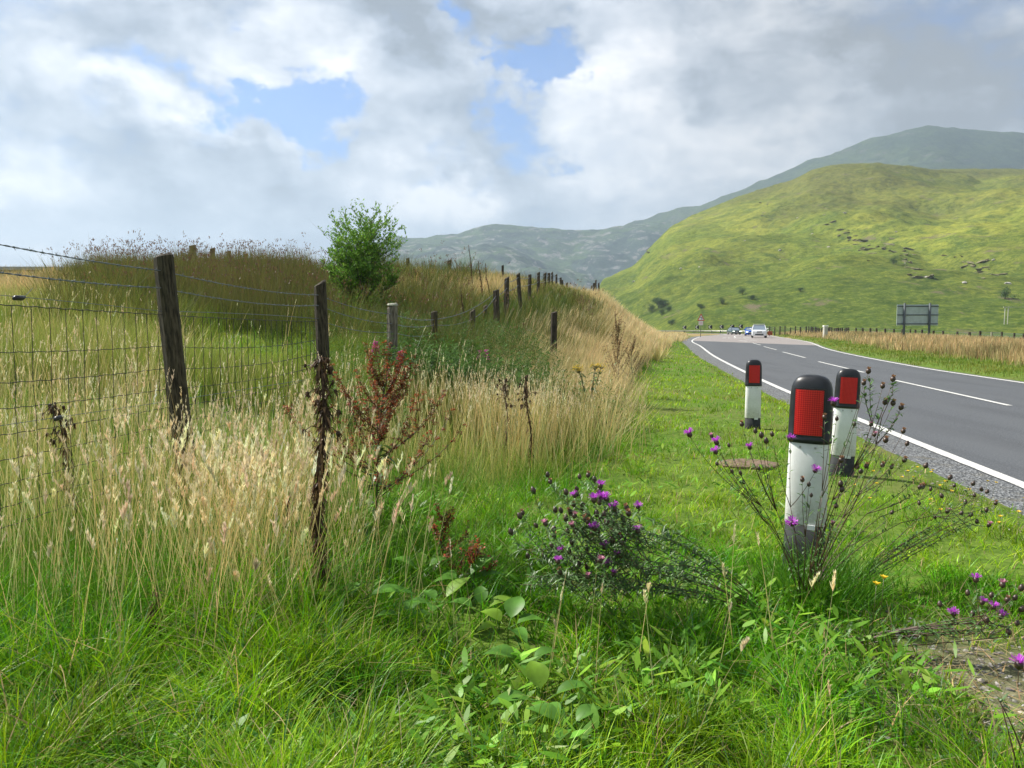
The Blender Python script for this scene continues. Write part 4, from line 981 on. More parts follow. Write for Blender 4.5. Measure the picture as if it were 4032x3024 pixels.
# short lone posts
def lone(px, py, Y, w, h, lab, tl=0, seed=5, mt=WOODD, group=None, sides=7):
    P = at(px, py, Y); o = post_mesh('fence_post', w, h, .1, seed, mt, sides); o.name = 'fence_post'; t_ = math.radians(tl)
    o.location = (P.x - math.sin(t_) * h, P.y, P.z - h * math.cos(t_)); o.rotation_euler = (0, t_, 0); tag(o, lab, 'fence post', group); return o
lone(554.3, 312.5, 15.5, .13, 1.0, 'short dark stump-like post alone in pale grass right of the fence line', 1, 21)
lone(502.7, 265.5, 30, .085, 1.3, 'thin tall stake on the crest just behind the climbing fence posts', 0, 22)
lone(407.5, 258.2, 30, .15, .9, 'stub of a post peeping over the bank right of the willow bush', 0, 23, WOODD)
lone(449.5, 260.4, 31, .15, .9, 'post stub on the grassy crest between the bush and the thin stake', 0, 24, WOODD)
for k, (px, py, w, h, lab) in enumerate(((192.5, 245.5, .24, 1.6, 'tallest and leftmost of the brown posts showing above the rushes'), (212.7, 248.4, .19, 1.5, 'second brown post from the left showing above the rushes'),
        (228.9, 251.2, .16, 1.4, 'third brown post from the left showing above the rushes'), (245.5, 254, .17, 1.3, 'lowest and rightmost of the brown posts above the rushes'))):
    lone(px, py, 29, w, h, lab, 0, 30 + k, mat('brown_post_wood', (.16, .12, .075), .9, noise=.5, nscale=8), 'brown posts on the skyline above the rushes', 6)

# ------------------------------------------------------------------ plants
STEMB = leafmat('brown_stem', (.085, .045, .025), 0, .05, .4, 30)
STEMG = leafmat('green_stem', (.10, .12, .035), .1, .05, .4, 20)
DEAD = leafmat('dead_brown_leaf', (.075, .042, .022), .1, .02, .5, 40)
DEADL = leafmat('dead_straw_leaf', (.22, .13, .065), .15, .02, .5, 40)
RUST = leafmat('rusty_seed', (.30, .055, .014), .2, .03, .45, 40)
RUST2 = leafmat('brown_rust_seed', (.17, .065, .028), .2, .03, .4, 40)
DOCKL = leafmat('dock_leaf', (.10, .25, .03), .35, .022, .25, 14)
DOCKY = leafmat('yellow_dock_leaf', (.20, .36, .03), .4, .02, .2, 14)
KLEAF = leafmat('knapweed_leaf', (.085, .17, .045), .25, .04, .35, 20)
PURPLE = leafmat('purple_floret', (.58, .10, .66), .35, .02, .2, 60)
PINK = leafmat('faded_pink_floret', (.62, .27, .40), .35, .02, .3, 60)
TAN = leafmat('spent_tan_floret', (.42, .23, .13), .2, .02, .4, 60)
CALYX = leafmat('brown_calyx', (.060, .032, .018), .0, .06, .5, 90)
YEL = leafmat('yellow_petal', (.85, .62, .03), .3, .03, .1, 40)
def qcurve(a, b, bend, n=8, up=0.0):
    m = (a + b) / 2 + bend; return [a * (1 - t) ** 2 + m * 2 * t * (1 - t) + b * t * t + Vector((0, 0, up * math.sin(math.pi * t))) for t in (k / n for k in range(n + 1))]

# knapweed: heads of three kinds, one mesh each, shared
def head_mesh(kind):
    m = MB(); s = 1.0
    if kind == 'bud': m.loft([sec(.002, .002, -.003, 7, 2), sec(.0065, .0065, .001, 7, 2), sec(.0085, .0085, .007, 7, 2), sec(.006, .006, .014, 7, 2), sec(.0025, .0025, .019, 7, 2)])
    else: m.loft([sec(.002, .002, -.003, 7, 2), sec(.007, .007, .001, 7, 2), sec(.0085, .0085, .007, 7, 2), sec(.0060, .0060, .014, 7, 2)])
    return m.mesh('calyx', True)
def floret_mesh(n, L, w, spread, z0=.010):
    m = MB(); r = random.Random(3)
    for k in range(n):
        a = r.uniform(0, 6.28); e = r.uniform(.15, 1) ** .6 * spread; d = Vector((math.cos(a) * math.sin(e), math.sin(a) * math.sin(e), math.cos(e))); sd_ = Vector((-math.sin(a), math.cos(a), 0))
        p = Vector((0, 0, z0)) + d * .003; q = p + d * L * r.uniform(.75, 1.1)
        m.add([p - sd_ * w * .4, p + sd_ * w * .4, q + sd_ * w, q - sd_ * w], [(0, 1, 2, 3)])
    return m.mesh('florets')
CAL = head_mesh('bud'); CALO = head_mesh('open'); CAL.materials.append(CALYX); CALO.materials.append(CALYX)
FL = {'purple': floret_mesh(54, .016, .0013, 1.35), 'pink': floret_mesh(40, .012, .0013, 1.1), 'tan': floret_mesh(30, .009, .0014, .75)}
FL['purple'].materials.append(PURPLE); FL['pink'].materials.append(PINK); FL['tan'].materials.append(TAN)
def add_head(root, P, d, kind, sc=1.0):
    o = bpy.data.objects.new({'purple': 'flower_head', 'pink': 'flower_head', 'tan': 'seed_head', 'bud': 'bud'}[kind], CAL if kind == 'bud' else CALO); col.objects.link(o); o.parent = root
    o.location = P - root.location; o.rotation_euler = d.to_track_quat('Z', 'Y').to_euler(); sc *= 1.22; o.scale = (sc, sc, sc)
    if kind != 'bud':
        f = bpy.data.objects.new('florets', FL[kind]); col.objects.link(f); f.parent = o
def knapweed(name, base, stems, heads, label, bend=.05, leafy=3.0, group='knapweed plants by the verge', stemr=.0022, leafL=.05):
    """stems: (tip point, branch heads list)."""
    r = empty(name, base); tag(r, label, 'knapweed', group)
    S = MB(); Lf = MB()
    for pts, rad in stems:
        pl = [p - r.location for p in pts]; n = len(pl)
        S.tube(pl, [rad * (1 - .55 * k / (n - 1)) for k in range(n)], 5)
        tot = sum((b - a).length for a, b in zip(pts, pts[1:]))
        for _ in range(int(tot / .03 * leafy)):
            k = random.uniform(.25, .98) * (n - 1); i = int(k); p = pl[i].lerp(pl[min(i + 1, n - 1)], k - i); d = (pl[min(i + 1, n - 1)] - pl[i]).normalized() if i < n - 1 else Vector((0, 0, 1))
            a = random.uniform(0, 6.28); v = (d * .6 + Vector((math.cos(a), math.sin(a), random.uniform(-.1, .6)))).normalized()
            Lf.leaf(p, v, leafL * random.uniform(.45, 1.2), random.uniform(.007, .014), random.uniform(.1, .8), nseg=2)
    for _ in range(14):
        a = random.uniform(0, 6.28); Lf.leaf((random.uniform(-.05, .05), random.uniform(-.04, .04), .02), (math.cos(a), math.sin(a), random.uniform(.3, 1.3)), random.uniform(.12, .22), random.uniform(.018, .030), random.uniform(.3, .9), nseg=4)
    S.build('stems', STEMB, r, True); Lf.build('leaves', KLEAF, r)
    for P, d, kind, sc in heads: add_head(r, P, d, kind, sc)
    return r
def z22(x, y, Y): return at(x / 2.16, y / 2.16, Y)
KB = at_x(812, 3.62)
stems = []; heads = []
KT = [(1491,943,'purple',3.5,1.25),(1549,960,'purple',3.55,1.2),(1547,980,'purple',3.5,1.1),(1538,945,'pink',3.6,.9),(1620,970,'purple',3.6,1.),(1603,920,'tan',3.65,1.1),(1575,965,'bud',3.6,.8),(1645,945,'bud',3.55,1.2),(1655,957,'bud',3.5,1.2),(1668,942,'bud',3.6,1),(1632,935,'bud',3.6,1),
      (1708,953,'purple',3.5,1.1),(1800,876,'purple',3.55,1.3),(1781,905,'tan',3.6,1.1),(1807,908,'bud',3.6,.9),(1760,1020,'purple',3.4,1.1),(1733,1040,'tan',3.4,1.0),(1747,1050,'bud',3.4,.9),(1752,1073,'bud',3.4,.8),(1711,1134,'purple',3.3,1.3),(1797,1133,'pink',3.4,.7),(1816,998,'tan',3.5,1.2),
      (1815,1050,'bud',3.5,1.2),(1818,1062,'bud',3.5,1.2),(1805,1097,'bud',3.5,1),(1845,920,'bud',3.6,.9),(1850,1012,'tan',3.65,1.1),(1858,1022,'bud',3.6,1),(1905,1008,'tan',3.7,1.1),
      (1875,806,'tan',3.6,1.2),(1928,823,'tan',3.6,1.2),(1865,831,'tan',3.6,1.1),(1906,838,'tan',3.6,1.1),(1911,873,'tan',3.6,1.2),(1928,875,'tan',3.6,1.2),(1945,884,'tan',3.6,1.2),(1880,920,'pink',3.6,.8),(1888,942,'pink',3.5,.9),(1912,955,'tan',3.7,1.3),(1950,935,'tan',3.7,1.1),(1958,962,'bud',3.8,1.1),
      (1952,997,'tan',3.8,1.2),(1998,1010,'bud',3.8,1.2),(1990,1055,'tan',3.8,1.3),(1925,1012,'tan',3.8,1),(2050,1035,'bud',3.9,1.2),(2130,1065,'bud',3.9,1.),(1870,1010,'tan',3.6,1.1),(1550,1005,'bud',3.6,.8),(1582,1022,'bud',3.6,.9),(1600,1025,'bud',3.6,.9),(1607,1045,'bud',3.6,.8),(1640,1015,'bud',3.6,.8),(1925,1110,'bud',3.7,.9),(1985,1055,'tan',3.8,1.1)]
hub = {}
for x, y, kd, Y, sc in KT:
    P = z22(x, y, Y - .0); dx = P - KB
    # two or three heads share a stem: route the stem through a coarse node
    key = (round(P.x / .16), round(P.z / .22)); 
    if key not in hub:
        node = KB.lerp(P, .62) + Vector((random.uniform(-.02, .02), random.uniform(-.03, .03), -.03 + .10 * min(1, abs(dx.x))))
        node.x = KB.x + dx.x * .52
        stems.append((qcurve(KB + Vector((random.uniform(-.04, .04), random.uniform(-.04, .04), -.02)), node, Vector((-dx.x * .10, 0, .05)), 7), .0034)); hub[key] = node
    nd = hub[key]; c = qcurve(nd, P, Vector(((P.x - nd.x) * .15, 0, -.02)), 6); stems.append((c, .0019))
    heads.append((P, ((c[-1] - c[-2]).normalized() + Vector((0, 0, .6))).normalized(), kd, sc))
# tall leafy shoot on the right of the markers
for a_ in ([(1765, 1240), (1850, 1080), (1892, 960), (1880, 880), (1878, 812)], [(1892, 960), (1905, 900), (1928, 850), (1928, 830)], [(1885, 920), (1870, 870), (1866, 838)], [(1892, 960), (1925, 925), (1944, 890)]):
    stems += [([z22(x, y, 3.6) for x, y in a_], .0024)] * 1
    for _ in range(5): stems.append(([z22(x, y, 3.6) for x, y in a_[-3:]], .0009))
knapweed('knapweed', KB, stems, heads, 'upright knapweed with purple and brown heads growing in front of the nearest verge marker', leafy=.62, leafL=.05)
R_ = MB()
# left sprawling clump
LB = at_x(765, 3.55); stems = []; heads = []
random.seed(21)
kinds = ['bud'] * 9 + ['tan'] * 4
LH = [(1296,1055,'purple'),(1243,1074,'purple'),(1298,1078,'purple'),(1312,1082,'purple'),(1283,1085,'purple'),(1328,1103,'purple'),(1378,1098,'purple'),(1240,1118,'pink'),(1238,1138,'pink'),(1285,1145,'purple'),(1379,1152,'purple'),(1308,1185,'purple'),(1338,1204,'purple'),(1215,1192,'purple'),(1296,1215,'pink'),(1312,1225,'purple'),(1324,1244,'purple'),(1270,1250,'pink'),(1205,1217,'purple'),(1180,1135,'pink')]
for _ in range(76):
    a = random.uniform(0, 6.28); q = random.random() ** .6; LH.append((1225 + math.cos(a) * q * 135 + 10, 1135 + math.sin(a) * q * 118, random.choice(kinds)))
for x, y, kd in LH:
    Y = (3.35 if kd in ('bud', 'tan') else 3.18) + random.uniform(-.15, .2); P = z22(x, y, Y); P.z = max(P.z, gz(P.x, P.y) + .06)
    nd = Vector((P.x + random.uniform(.05, .16), P.y + random.uniform(-.04, .04), max(gz(P.x, P.y) + .05, P.z - random.uniform(.10, .22))))
    c = qcurve(nd, P, Vector((-.02, 0, -.02)), 5); stems.append((c, .0018))
    heads.append((P, Vector((random.uniform(-.6, .2), random.uniform(-.4, .3), 1)).normalized(), kd, random.uniform(.95, 1.3)))
for _ in range(17):
    e = z22(random.uniform(1110, 1420), random.uniform(1110, 1270), random.uniform(3.25, 3.5)); e.z = max(e.z, gz(e.x, e.y) + .04)
    stems.append((qcurve(LB + Vector((random.uniform(-.05, .05), random.uniform(-.08, .08), random.uniform(0, .05))), e, Vector((0, 0, random.uniform(.04, .20))), 9), .0021))
knapweed('knapweed', LB, stems, heads, 'low sprawling knapweed clump crowded with brown heads and purple flowers left of the markers', leafy=2.7, leafL=.06)
# right sprawling plant with dark leaves, and the one at the frame's right edge
def sprawl(bpx, bY, hs, n, ext, lab, leafy, nodes):
    B = at_x(bpx, bY); stems = []; heads = []
    for x, y, kd in hs:
        Y = ext + random.uniform(-.12, .12); P = z22(x, y, Y); P.z = max(P.z, gz(P.x, P.y) + .05); nd = z22(nodes[0] + random.uniform(-50, 50), nodes[1] + random.uniform(-20, 25), Y); nd.z = max(nd.z, gz(nd.x, nd.y) + .04)
        stems.append((qcurve(nd, P, Vector((0, 0, -.03)), 6), .0018)); heads.append((P, Vector((random.uniform(-.3, .5), random.uniform(-.3, .3), 1)).normalized(), kd, random.uniform(.9, 1.2)))
    for _ in range(n):
        e = z22(nodes[0] + random.uniform(-70, 70), nodes[1] + random.uniform(-25, 30), ext); e.z = max(e.z, gz(e.x, e.y) + .03)
        stems.append((qcurve(B + Vector((random.uniform(-.04, .04), random.uniform(-.05, .05), 0)), e, Vector((0, 0, random.uniform(-.02, .09))), 9), .0032))
    knapweed('knapweed', B, stems, heads, lab, leafy=leafy)
sprawl(835, 3.75, [(2010,1060,'bud'),(2035,1075,'bud'),(2060,1052,'bud'),(2085,1088,'bud'),(2105,1073,'bud'),(2100,1048,'bud'),(2130,1105,'bud'),(2045,1108,'pink'),(2075,1112,'bud'),(2110,1130,'bud'),(2135,1137,'pink'),(2020,1120,'bud'),(2095,1115,'bud'),(2120,1060,'bud'),(1985,1090,'bud'),(2150,1090,'tan')], 9, 4.1,
       'leafy dark knapweed stem lying out towards the road edge, right of the middle marker', 1.3, (2060, 1130))
sprawl(850, 3.2, [(2108,1257,'purple'),(2165,1268,'pink'),(2120,1305,'purple'),(2145,1315,'purple'),(2060,1330,'purple'),(2160,1335,'purple'),(2090,1285,'bud'),(2140,1290,'bud'),(2190,1295,'bud'),(2175,1300,'tan'),(2205,1320,'bud'),(2100,1330,'bud'),(2195,1350,'bud'),(2130,1345,'bud'),(2180,1370,'bud'),(2030,1310,'bud'),(2205,1275,'bud')], 12, 2.95,
       'low purple-flowered knapweed sprawling at the right edge of the picture beside the bare ground', 1.0, (2120, 1350))
sprawl(1040, 2.15, [(2200,1443,'purple'),(2215,1450,'bud')], 3, 2.15, 'single purple knapweed flower poking in at the far right, lowest of the purple flowers', .5, (2215, 1500))

# tall rusty dock in seed
def dock(base, H, branches, label, seed=1, spread=.42, seeds=26, mats=(RUST, RUST2), lean=(0, 0), leaves=9):
    r = random.Random(seed); o = empty('dock_plant', base); tag(o, label, 'dock plant', 'docks gone to seed')
    S = MB(); sa = MB(); sb = MB(); Lf = MB()
    ax = [Vector((lean[0] * t * t + .01 * math.sin(6 * t), lean[1] * t * t, H * t)) for t in (k / 10 for k in range(11))]
    S.tube(ax, [.0065 - .0045 * k / 10 for k in range(11)], 6)
    def cluster(p, k):
        m = sa if r.random() < .6 else sb
        for _ in range(k):
            a = r.uniform(0, 6.28); d = Vector((math.cos(a), math.sin(a), r.uniform(-.6, .5))); L = r.uniform(.008, .015)
            s_ = Vector((-math.sin(a), math.cos(a), r.uniform(-.5, .5))) * L * .42; q = p + d * r.uniform(.001, .009)
            m.add([q, q + d * L * .5 + s_, q + d * L, q + d * L * .5 - s_], [(0, 1, 2, 3)])
    for b in range(branches):
        t = .22 + .70 * (b / branches); a = r.uniform(0, 6.28); p0 = Vector(ax[0]).lerp(ax[-1], t); i = int(t * 10); p0 = ax[i].lerp(ax[min(10, i + 1)], t * 10 - i)
        L = H * (.50 - .32 * (t - .3)) * r.uniform(.7, 1.1); out = Vector((math.cos(a), math.sin(a) * .8, 0)) * spread * 1.1 * (1.1 - t)
        p1 = p0 + out * L * 1.75 + Vector((0, 0, L * r.uniform(.75, .95)))
        c = qcurve(p0, p1, out * L * .35 - Vector((0, 0, L * .10)), 10); S.tube(c, [.0028 - .0019 * k / 10 for k in range(11)], 4)
        for k in range(2, 11):
            for _ in range(3): cluster(c[k] + Vector((r.uniform(-.004, .004), r.uniform(-.004, .004), r.uniform(-.01, .01))), seeds // 3)
            if r.random() < .25:
                e = c[k] + Vector((r.uniform(-.05, .05), r.uniform(-.04, .04), r.uniform(.02, .06))); S.tube([c[k], e], .0009, 3)
                for q in range(4): cluster(c[k].lerp(e, (q + 1) / 4), seeds // 4)
    for k in range(12): cluster(ax[10] - Vector((0, 0, .012 * k)), seeds // 2)
    for k in range(leaves):
        t = r.uniform(.04, .55); p = Vector((lean[0] * t * t, lean[1] * t * t, H * t)); a = r.uniform(0, 6.28); Lf.leaf(p, (math.cos(a), math.sin(a), .25), r.uniform(.07, .15), r.uniform(.03, .055), .7, nseg=4)
    S.build('stem', leafmat('dock_stem', (.06, .055, .03), 0, .05), o, True); sa.build('seed_heads', mats[0], o); sb.build('seed_heads', mats[1], o); Lf.build('leaves', leafmat('mottled_dock_leaf', (.09, .16, .035), .3, .06, .5, 25), o)
    return o
dock(at_x(372, 4.35), .98, 46, 'tall rust-red dock in seed among pale straw, right of the dead shaggy stalk', 4, .74, 24, lean=(.10, 0), leaves=26)
dock(at_x(437, 4.0), .34, 9, 'small rusty dock leaning over broad green leaves, right of the tall red dock', 6, .8, 14, lean=(.05, 0), leaves=2)
dock(at_x(470, 3.75), .26, 7, 'lowest brown dock seed stalk among the broad leaves in the centre foreground', 7, .9, 12, lean=(.06, 0), leaves=2)
dock(at_x(618, 13.0), 1.35, 26, 'dark brown pointed dock at the right end of the bank above the green verge', 8, .33, 20, (RUST2, DEAD), leaves=4)
dock(at_x(632, 14.5), 1.0, 20, 'smaller brown dock on the edge of the bank, right of the pointed one', 9, .5, 16, (RUST2, DEAD), leaves=3)
# rosettes of big dock leaves
def rosette(px, Y, leaves, label, seed):
    r = random.Random(seed); b = at_x(px, Y) + Vector((0, 0, .075)); o = empty('dock_rosette', b); tag(o, label, 'dock leaves', 'broad dock leaves in the lawn')
    for lf in leaves:
        L, w, az, el, dr = lf[:5]
        m = MB(); d = Vector((math.cos(az) * math.cos(el), math.sin(az) * math.cos(el), math.sin(el)))
        p0 = Vector((0, 0, .02)); p1 = p0 + d * L * .35
        m.tube([p0 - Vector((0, 0, .08)), p0, p1], .003, 5); m.leaf(p1, d, L * 1.1, w * 1.1, dr, nseg=7)
        m.build('leaf', DOCKY if len(lf) > 5 else DOCKL, o, True)
    return o
rosette(350, 3.3, [(.22, .11, math.pi * .96, .28, .25, 1), (.20, .10, .15, .35, .35), (.12, .05, 1.8, .7, .5)], 'pair of wide dock leaves spread flat at the foot of the dead stalk', 1)
rosette(462, 3.65, [(.17, .09, .55, .75, .3), (.16, .075, .25, .35, .3), (.13, .08, 2.6, .4, .5), (.12, .06, 3.6, .5, .4)], 'cluster of dock leaves standing up beside the small rusty dock', 2)
rosette(437, 3.35, [(.15, .075, .7, .62, .2, 1), (.13, .07, 3.3, .3, .5), (.11, .055, 2.2, .5, .4), (.10, .07, 4.6, .4, .3)], 'yellow-green oval dock leaf and its neighbours left of the sprawling knapweed', 3)
rosette(508, 3.15, [(.14, .085, 1.2, .75, .3), (.12, .08, 2.6, .6, .4, 1), (.12, .07, .1, .5, .4), (.11, .06, 3.6, .4, .4, 1), (.12, .06, 5.2, .3, .4)], 'tight bunch of rounded dock leaves against the knapweed clump', 4)
rosette(526, 2.85, [(.13, .09, 2.9, .4, .4), (.11, .06, .3, .5, .4), (.10, .06, 4.9, .3, .4)], 'low dock leaves below the knapweed clump in bright grass', 5)
rosette(545, 2.55, [(.13, .08, 1.9, .8, .3, 1), (.14, .07, 3.4, .3, .3), (.14, .06, .2, .5, .4), (.10, .06, 5.0, .3, .5)], 'dock leaves lowest down in the centre of the lawn', 6)
rosette(480, 3.3, [(.13, .075, .3, .5, .35, 1), (.12, .07, 2.9, .5, .4), (.11, .06, 1.6, .9, .3)], 'bright dock leaves between the two small rusty docks and the knapweed clump', 8)
rosette(420, 3.75, [(.14, .08, 2.9, .6, .4), (.13, .07, .4, .6, .4), (.10, .05, 1.7, .9, .3, 1)], 'shaded dock leaves at the foot of the tall red dock', 9)
rosette(570, 2.35, [(.12, .07, 2.6, .5, .4), (.11, .06, .5, .6, .4), (.10, .05, 4.4, .5, .4)], 'dock leaves nearest the camera in the centre lawn', 10)
rosette(403, 3.2, [(.10, .07, 1.3, .6, .4), (.10, .06, 3.3, .4, .4), (.09, .05, .2, .4, .5)], 'small round dock leaf pair just right of the widest leaves', 7)

# dead shaggy stalks
def stalk(base, topP, r0, label, seed, shag=260, crown=True, side=.05, mt=DEAD):
    r = random.Random(seed); o = empty('dead_stalk', base); tag(o, label, 'dead stalk', 'dead thistle stalks')
    d = topP - base; ax = [base.lerp(topP, t) - base + Vector((.012 * math.sin(t * 9 + seed), .01 * math.cos(t * 7), 0)) for t in (k / 14 for k in range(15))]
    MB().tube(ax, [r0 * (1 - .5 * k / 14) for k in range(15)], 7).build('stem', mt, o, True)
    m = MB(); m2 = MB()
    for k in range(shag):
        t = r.random() ** 1.15; i = min(13, int(t * 14)); p = ax[i].lerp(ax[i + 1], t * 14 - i); a = r.uniform(0, 6.28)
        v = Vector((math.cos(a), math.sin(a), r.uniform(-1.6, .3))); (m if r.random() < .72 else m2).leaf(p + Vector((math.cos(a), math.sin(a), 0)) * r0 * .8, v, r.uniform(.02, side), r.uniform(.004, .014), r.uniform(.3, 1.6), nseg=2)
    if crown:
        for k in range(16):
            t = r.uniform(.72, 1.0); p = ax[min(14, int(t * 14))]; a = r.uniform(0, 6.28); e = p + Vector((math.cos(a) * r.uniform(.03, .10), math.sin(a) * .05, r.uniform(-.03, .06)))
            m.tube([p, p.lerp(e, .6) + Vector((0, 0, .02)), e], .0022, 4); m.ball(e, r.uniform(.007, .012), 1.3)
            for _ in range(4): m.leaf(e, (r.uniform(-1, 1), r.uniform(-1, 1), r.uniform(-1, .4)), .03, .01, .5, nseg=2)
    m.build('withered_leaves', mt, o); m2.build('pale_withered_leaves', DEADL, o); return o
b_ = at_x(316, 3.35); stalk(b_, at(321, 356, 3.5), .011, 'tall dark shaggy dead stalk standing in front of the second fence post', 1, 900, True, .060)
b_ = at_x(72, 4.2); stalk(b_, at(56, 402, 4.2), .009, 'dead brown stalk behind the netting left of the nearest fence post', 2, 260, True, .05)
b_ = at_x(507, 6.9); stalk(b_, at(506, 380, 6.9), .010, 'thin straight dead stalk in the pale straw, left of the hooked one', 3, 160, True, .06)
b_ = at_x(533, 6.7); stalk(b_, at(526, 376, 6.7), .010, 'hooked dead stalk leaning left in the pale straw clump', 4, 180, True, .06)
b_ = at_x(285, 3.9); stalk(b_, at(290, 480, 3.9), .010, 'short broken dead stalk low in the straw left of the shaggy one', 5, 130, False, .06)
b_ = at_x(152, 2.9); stalk(b_, at(152, 590, 2.9), .009, 'short dead stump of a stalk at the foot of the straw, lower left', 6, 80, False, .05)
b_ = at_x(180, 4.4); stalk(b_, at(176, 430, 4.4), .011, 'crooked dead stalk directly in front of the nearest post', 7, 160, False, .06)
for k, (px, py, Y, h) in enumerate(((468, 243, 25, 1.7), (478, 252, 22, 1.4), (462, 268, 17, 1.0), (484, 258, 24, 1.2))):
    P = at(px + 3, py + 12, Y); g = at_x(px + 6, Y); tp = Vector((g.x - .15, Y, g.z + h * .95))
    stalk(g, tp, .018, ('tall dark dock spike curving above the grassy crest', 'second dark spike below and right of the curving one', 'low dark spike in pale grass below the crest', 'thin dark spike beside the thin tall stake')[k], 40 + k, 90, False, .10)

# ragwort and willowherb
def ragwort(P, label):
    o = empty('ragwort', P); tag(o, label, 'ragwort'); S = MB(); Lf = MB(); Fm = MB()
    for k in range(7):
        e = Vector((random.uniform(-.16, .16), random.uniform(-.12, .12), random.uniform(.62, .78))); c = qcurve(Vector((0, 0, 0)), e, Vector((e.x * -.2, 0, .05)), 7); S.tube(c, .004, 5)
        for i in range(2, 7):
            for _ in range(3): a = random.uniform(0, 6.28); Lf.leaf(c[i], (math.cos(a), math.sin(a), .3), .09, .03, .6, nseg=3)
        for _ in range(26):
            q = e + Vector((random.uniform(-.07, .07), random.uniform(-.06, .06), random.uniform(-.02, .03))); S.tube([e - Vector((0, 0, .05)), q], .0012, 3)
            for j in range(7): a = j * .9; Fm.leaf(q, (math.cos(a), math.sin(a), .2), .014, .006, .2, nseg=1)
            Fm.ball(q, .005, .6, 5, 3)
    S.build('stems', STEMG, o, True); Lf.build('leaves', KLEAF, o); Fm.build('flowers', YEL, o)
ragwort(at_x(590, 10.2), 'yellow ragwort in flower at the right end of the leafy herbs on the bank')
def willowherb(P, h, label):
    o = empty('willowherb', P); tag(o, label, 'willowherb', 'pink willowherb spikes'); S = MB(); Lf = MB(); Fm = MB()
    S.tube([(0, 0, 0), (.02, 0, h * .5), (.03, 0, h)], [.005, .004, .002], 5)
    for k in range(40): t = random.uniform(.2, .8); a = random.uniform(0, 6.28); Lf.leaf((.03 * t, 0, h * t), (math.cos(a), math.sin(a), .3), .10, .02, .5, nseg=3)
    for k in range(70):
        t = random.uniform(.78, 1.0); a = random.uniform(0, 6.28); q = Vector((.03, 0, h * t)) + Vector((math.cos(a), math.sin(a), 0)) * .05 * (1.15 - t) * 2.5
        for j in range(4): b = j * 1.57 + a; Fm.leaf(q, (math.cos(b), math.sin(b), .4), .022, .018, .1, nseg=1)
    S.build('stem', STEMG, o, True); Lf.build('leaves', KLEAF, o); Fm.build('flowers', leafmat('magenta_petal', (.62, .07, .42), .35, .03, .2, 30), o)
for px, py, Y, lab in ((373, 341, 9.2, 'magenta willowherb left of the grey lichen-capped post'), (398, 351, 9.2, 'small magenta willowherb just right of the grey lichen-capped post'), (478, 351, 11, 'left magenta willowherb of the two in the dark herbs'), (484, 349.5, 11, 'right magenta willowherb of the two in the dark herbs')):
    t_ = at(px, py, Y); g = gz(t_.x, Y); willowherb(Vector((t_.x, Y, g)), max(.35, t_.z - g), lab)
# small yellow flowers by the road
def hawkbit():
    o = empty('yellow_flower', (0, 0, 0)); MB().tube([(0, 0, 0), (.006, 0, .09), (.01, 0, .17)], .0013, 4).build('stem', STEMG, o, True); f = MB(); c = Vector((.01, 0, .17))
    for j in range(14): a = j * .449; f.leaf(c, (math.cos(a), math.sin(a), random.uniform(.3, .9)), .019, .009, .1, nseg=1)
    f.ball(c, .005, .7, 6, 3); f.build('petals', YEL, o); return o
hb = hawkbit(); first = True
HBP = [(x, y) for x, y in ((1885, 1030),(1912,1005),(1925,1022),(1950,1045),(1965,1030),(1975,1045),(1893,1060),(2007,1027),(2018,1032),(2045,1052),(2047,1075),(1860,1063),(1980,1020),(2030,1065),(1880,1095),(2020,1100),(2160,1140),(2165,1158),(2085,1110),(2140,1052),(2200,1125),(2100,1075),(2125,1050),(2028,1122),(2205,1090),(1430,800),(1560,890),(1510,905),(1460,840))]
for x, y in HBP:
    g = gpx(x / 2.16, y / 2.16 + 14); o = hb if first else copy_tree(hb); first = False
    o.location = g; o.rotation_euler = (random.uniform(-.2, .2), random.uniform(-.2, .2), random.uniform(0, 6)); o.scale = (.95,) * 3
    tag(o, 'small yellow hawkbit flower in the short grass between the verge markers and the road edge', 'yellow flower', 'yellow flowers in the verge')
for x, y, lab in ((1909, 1248, 'brightest yellow flower, right-hand of the pair below the nearest marker'), (1893, 1262, 'left-hand yellow flower of the pair below the nearest marker')):
    P = z22(x, y, 3.2); o = copy_tree(hb); o.location = P - Vector((.01, 0, .17)) * 1.15; o.scale = (1.15,) * 3; o.rotation_euler = (0, 0, 0); tag(o, lab, 'yellow flower', 'yellow flowers in the verge')

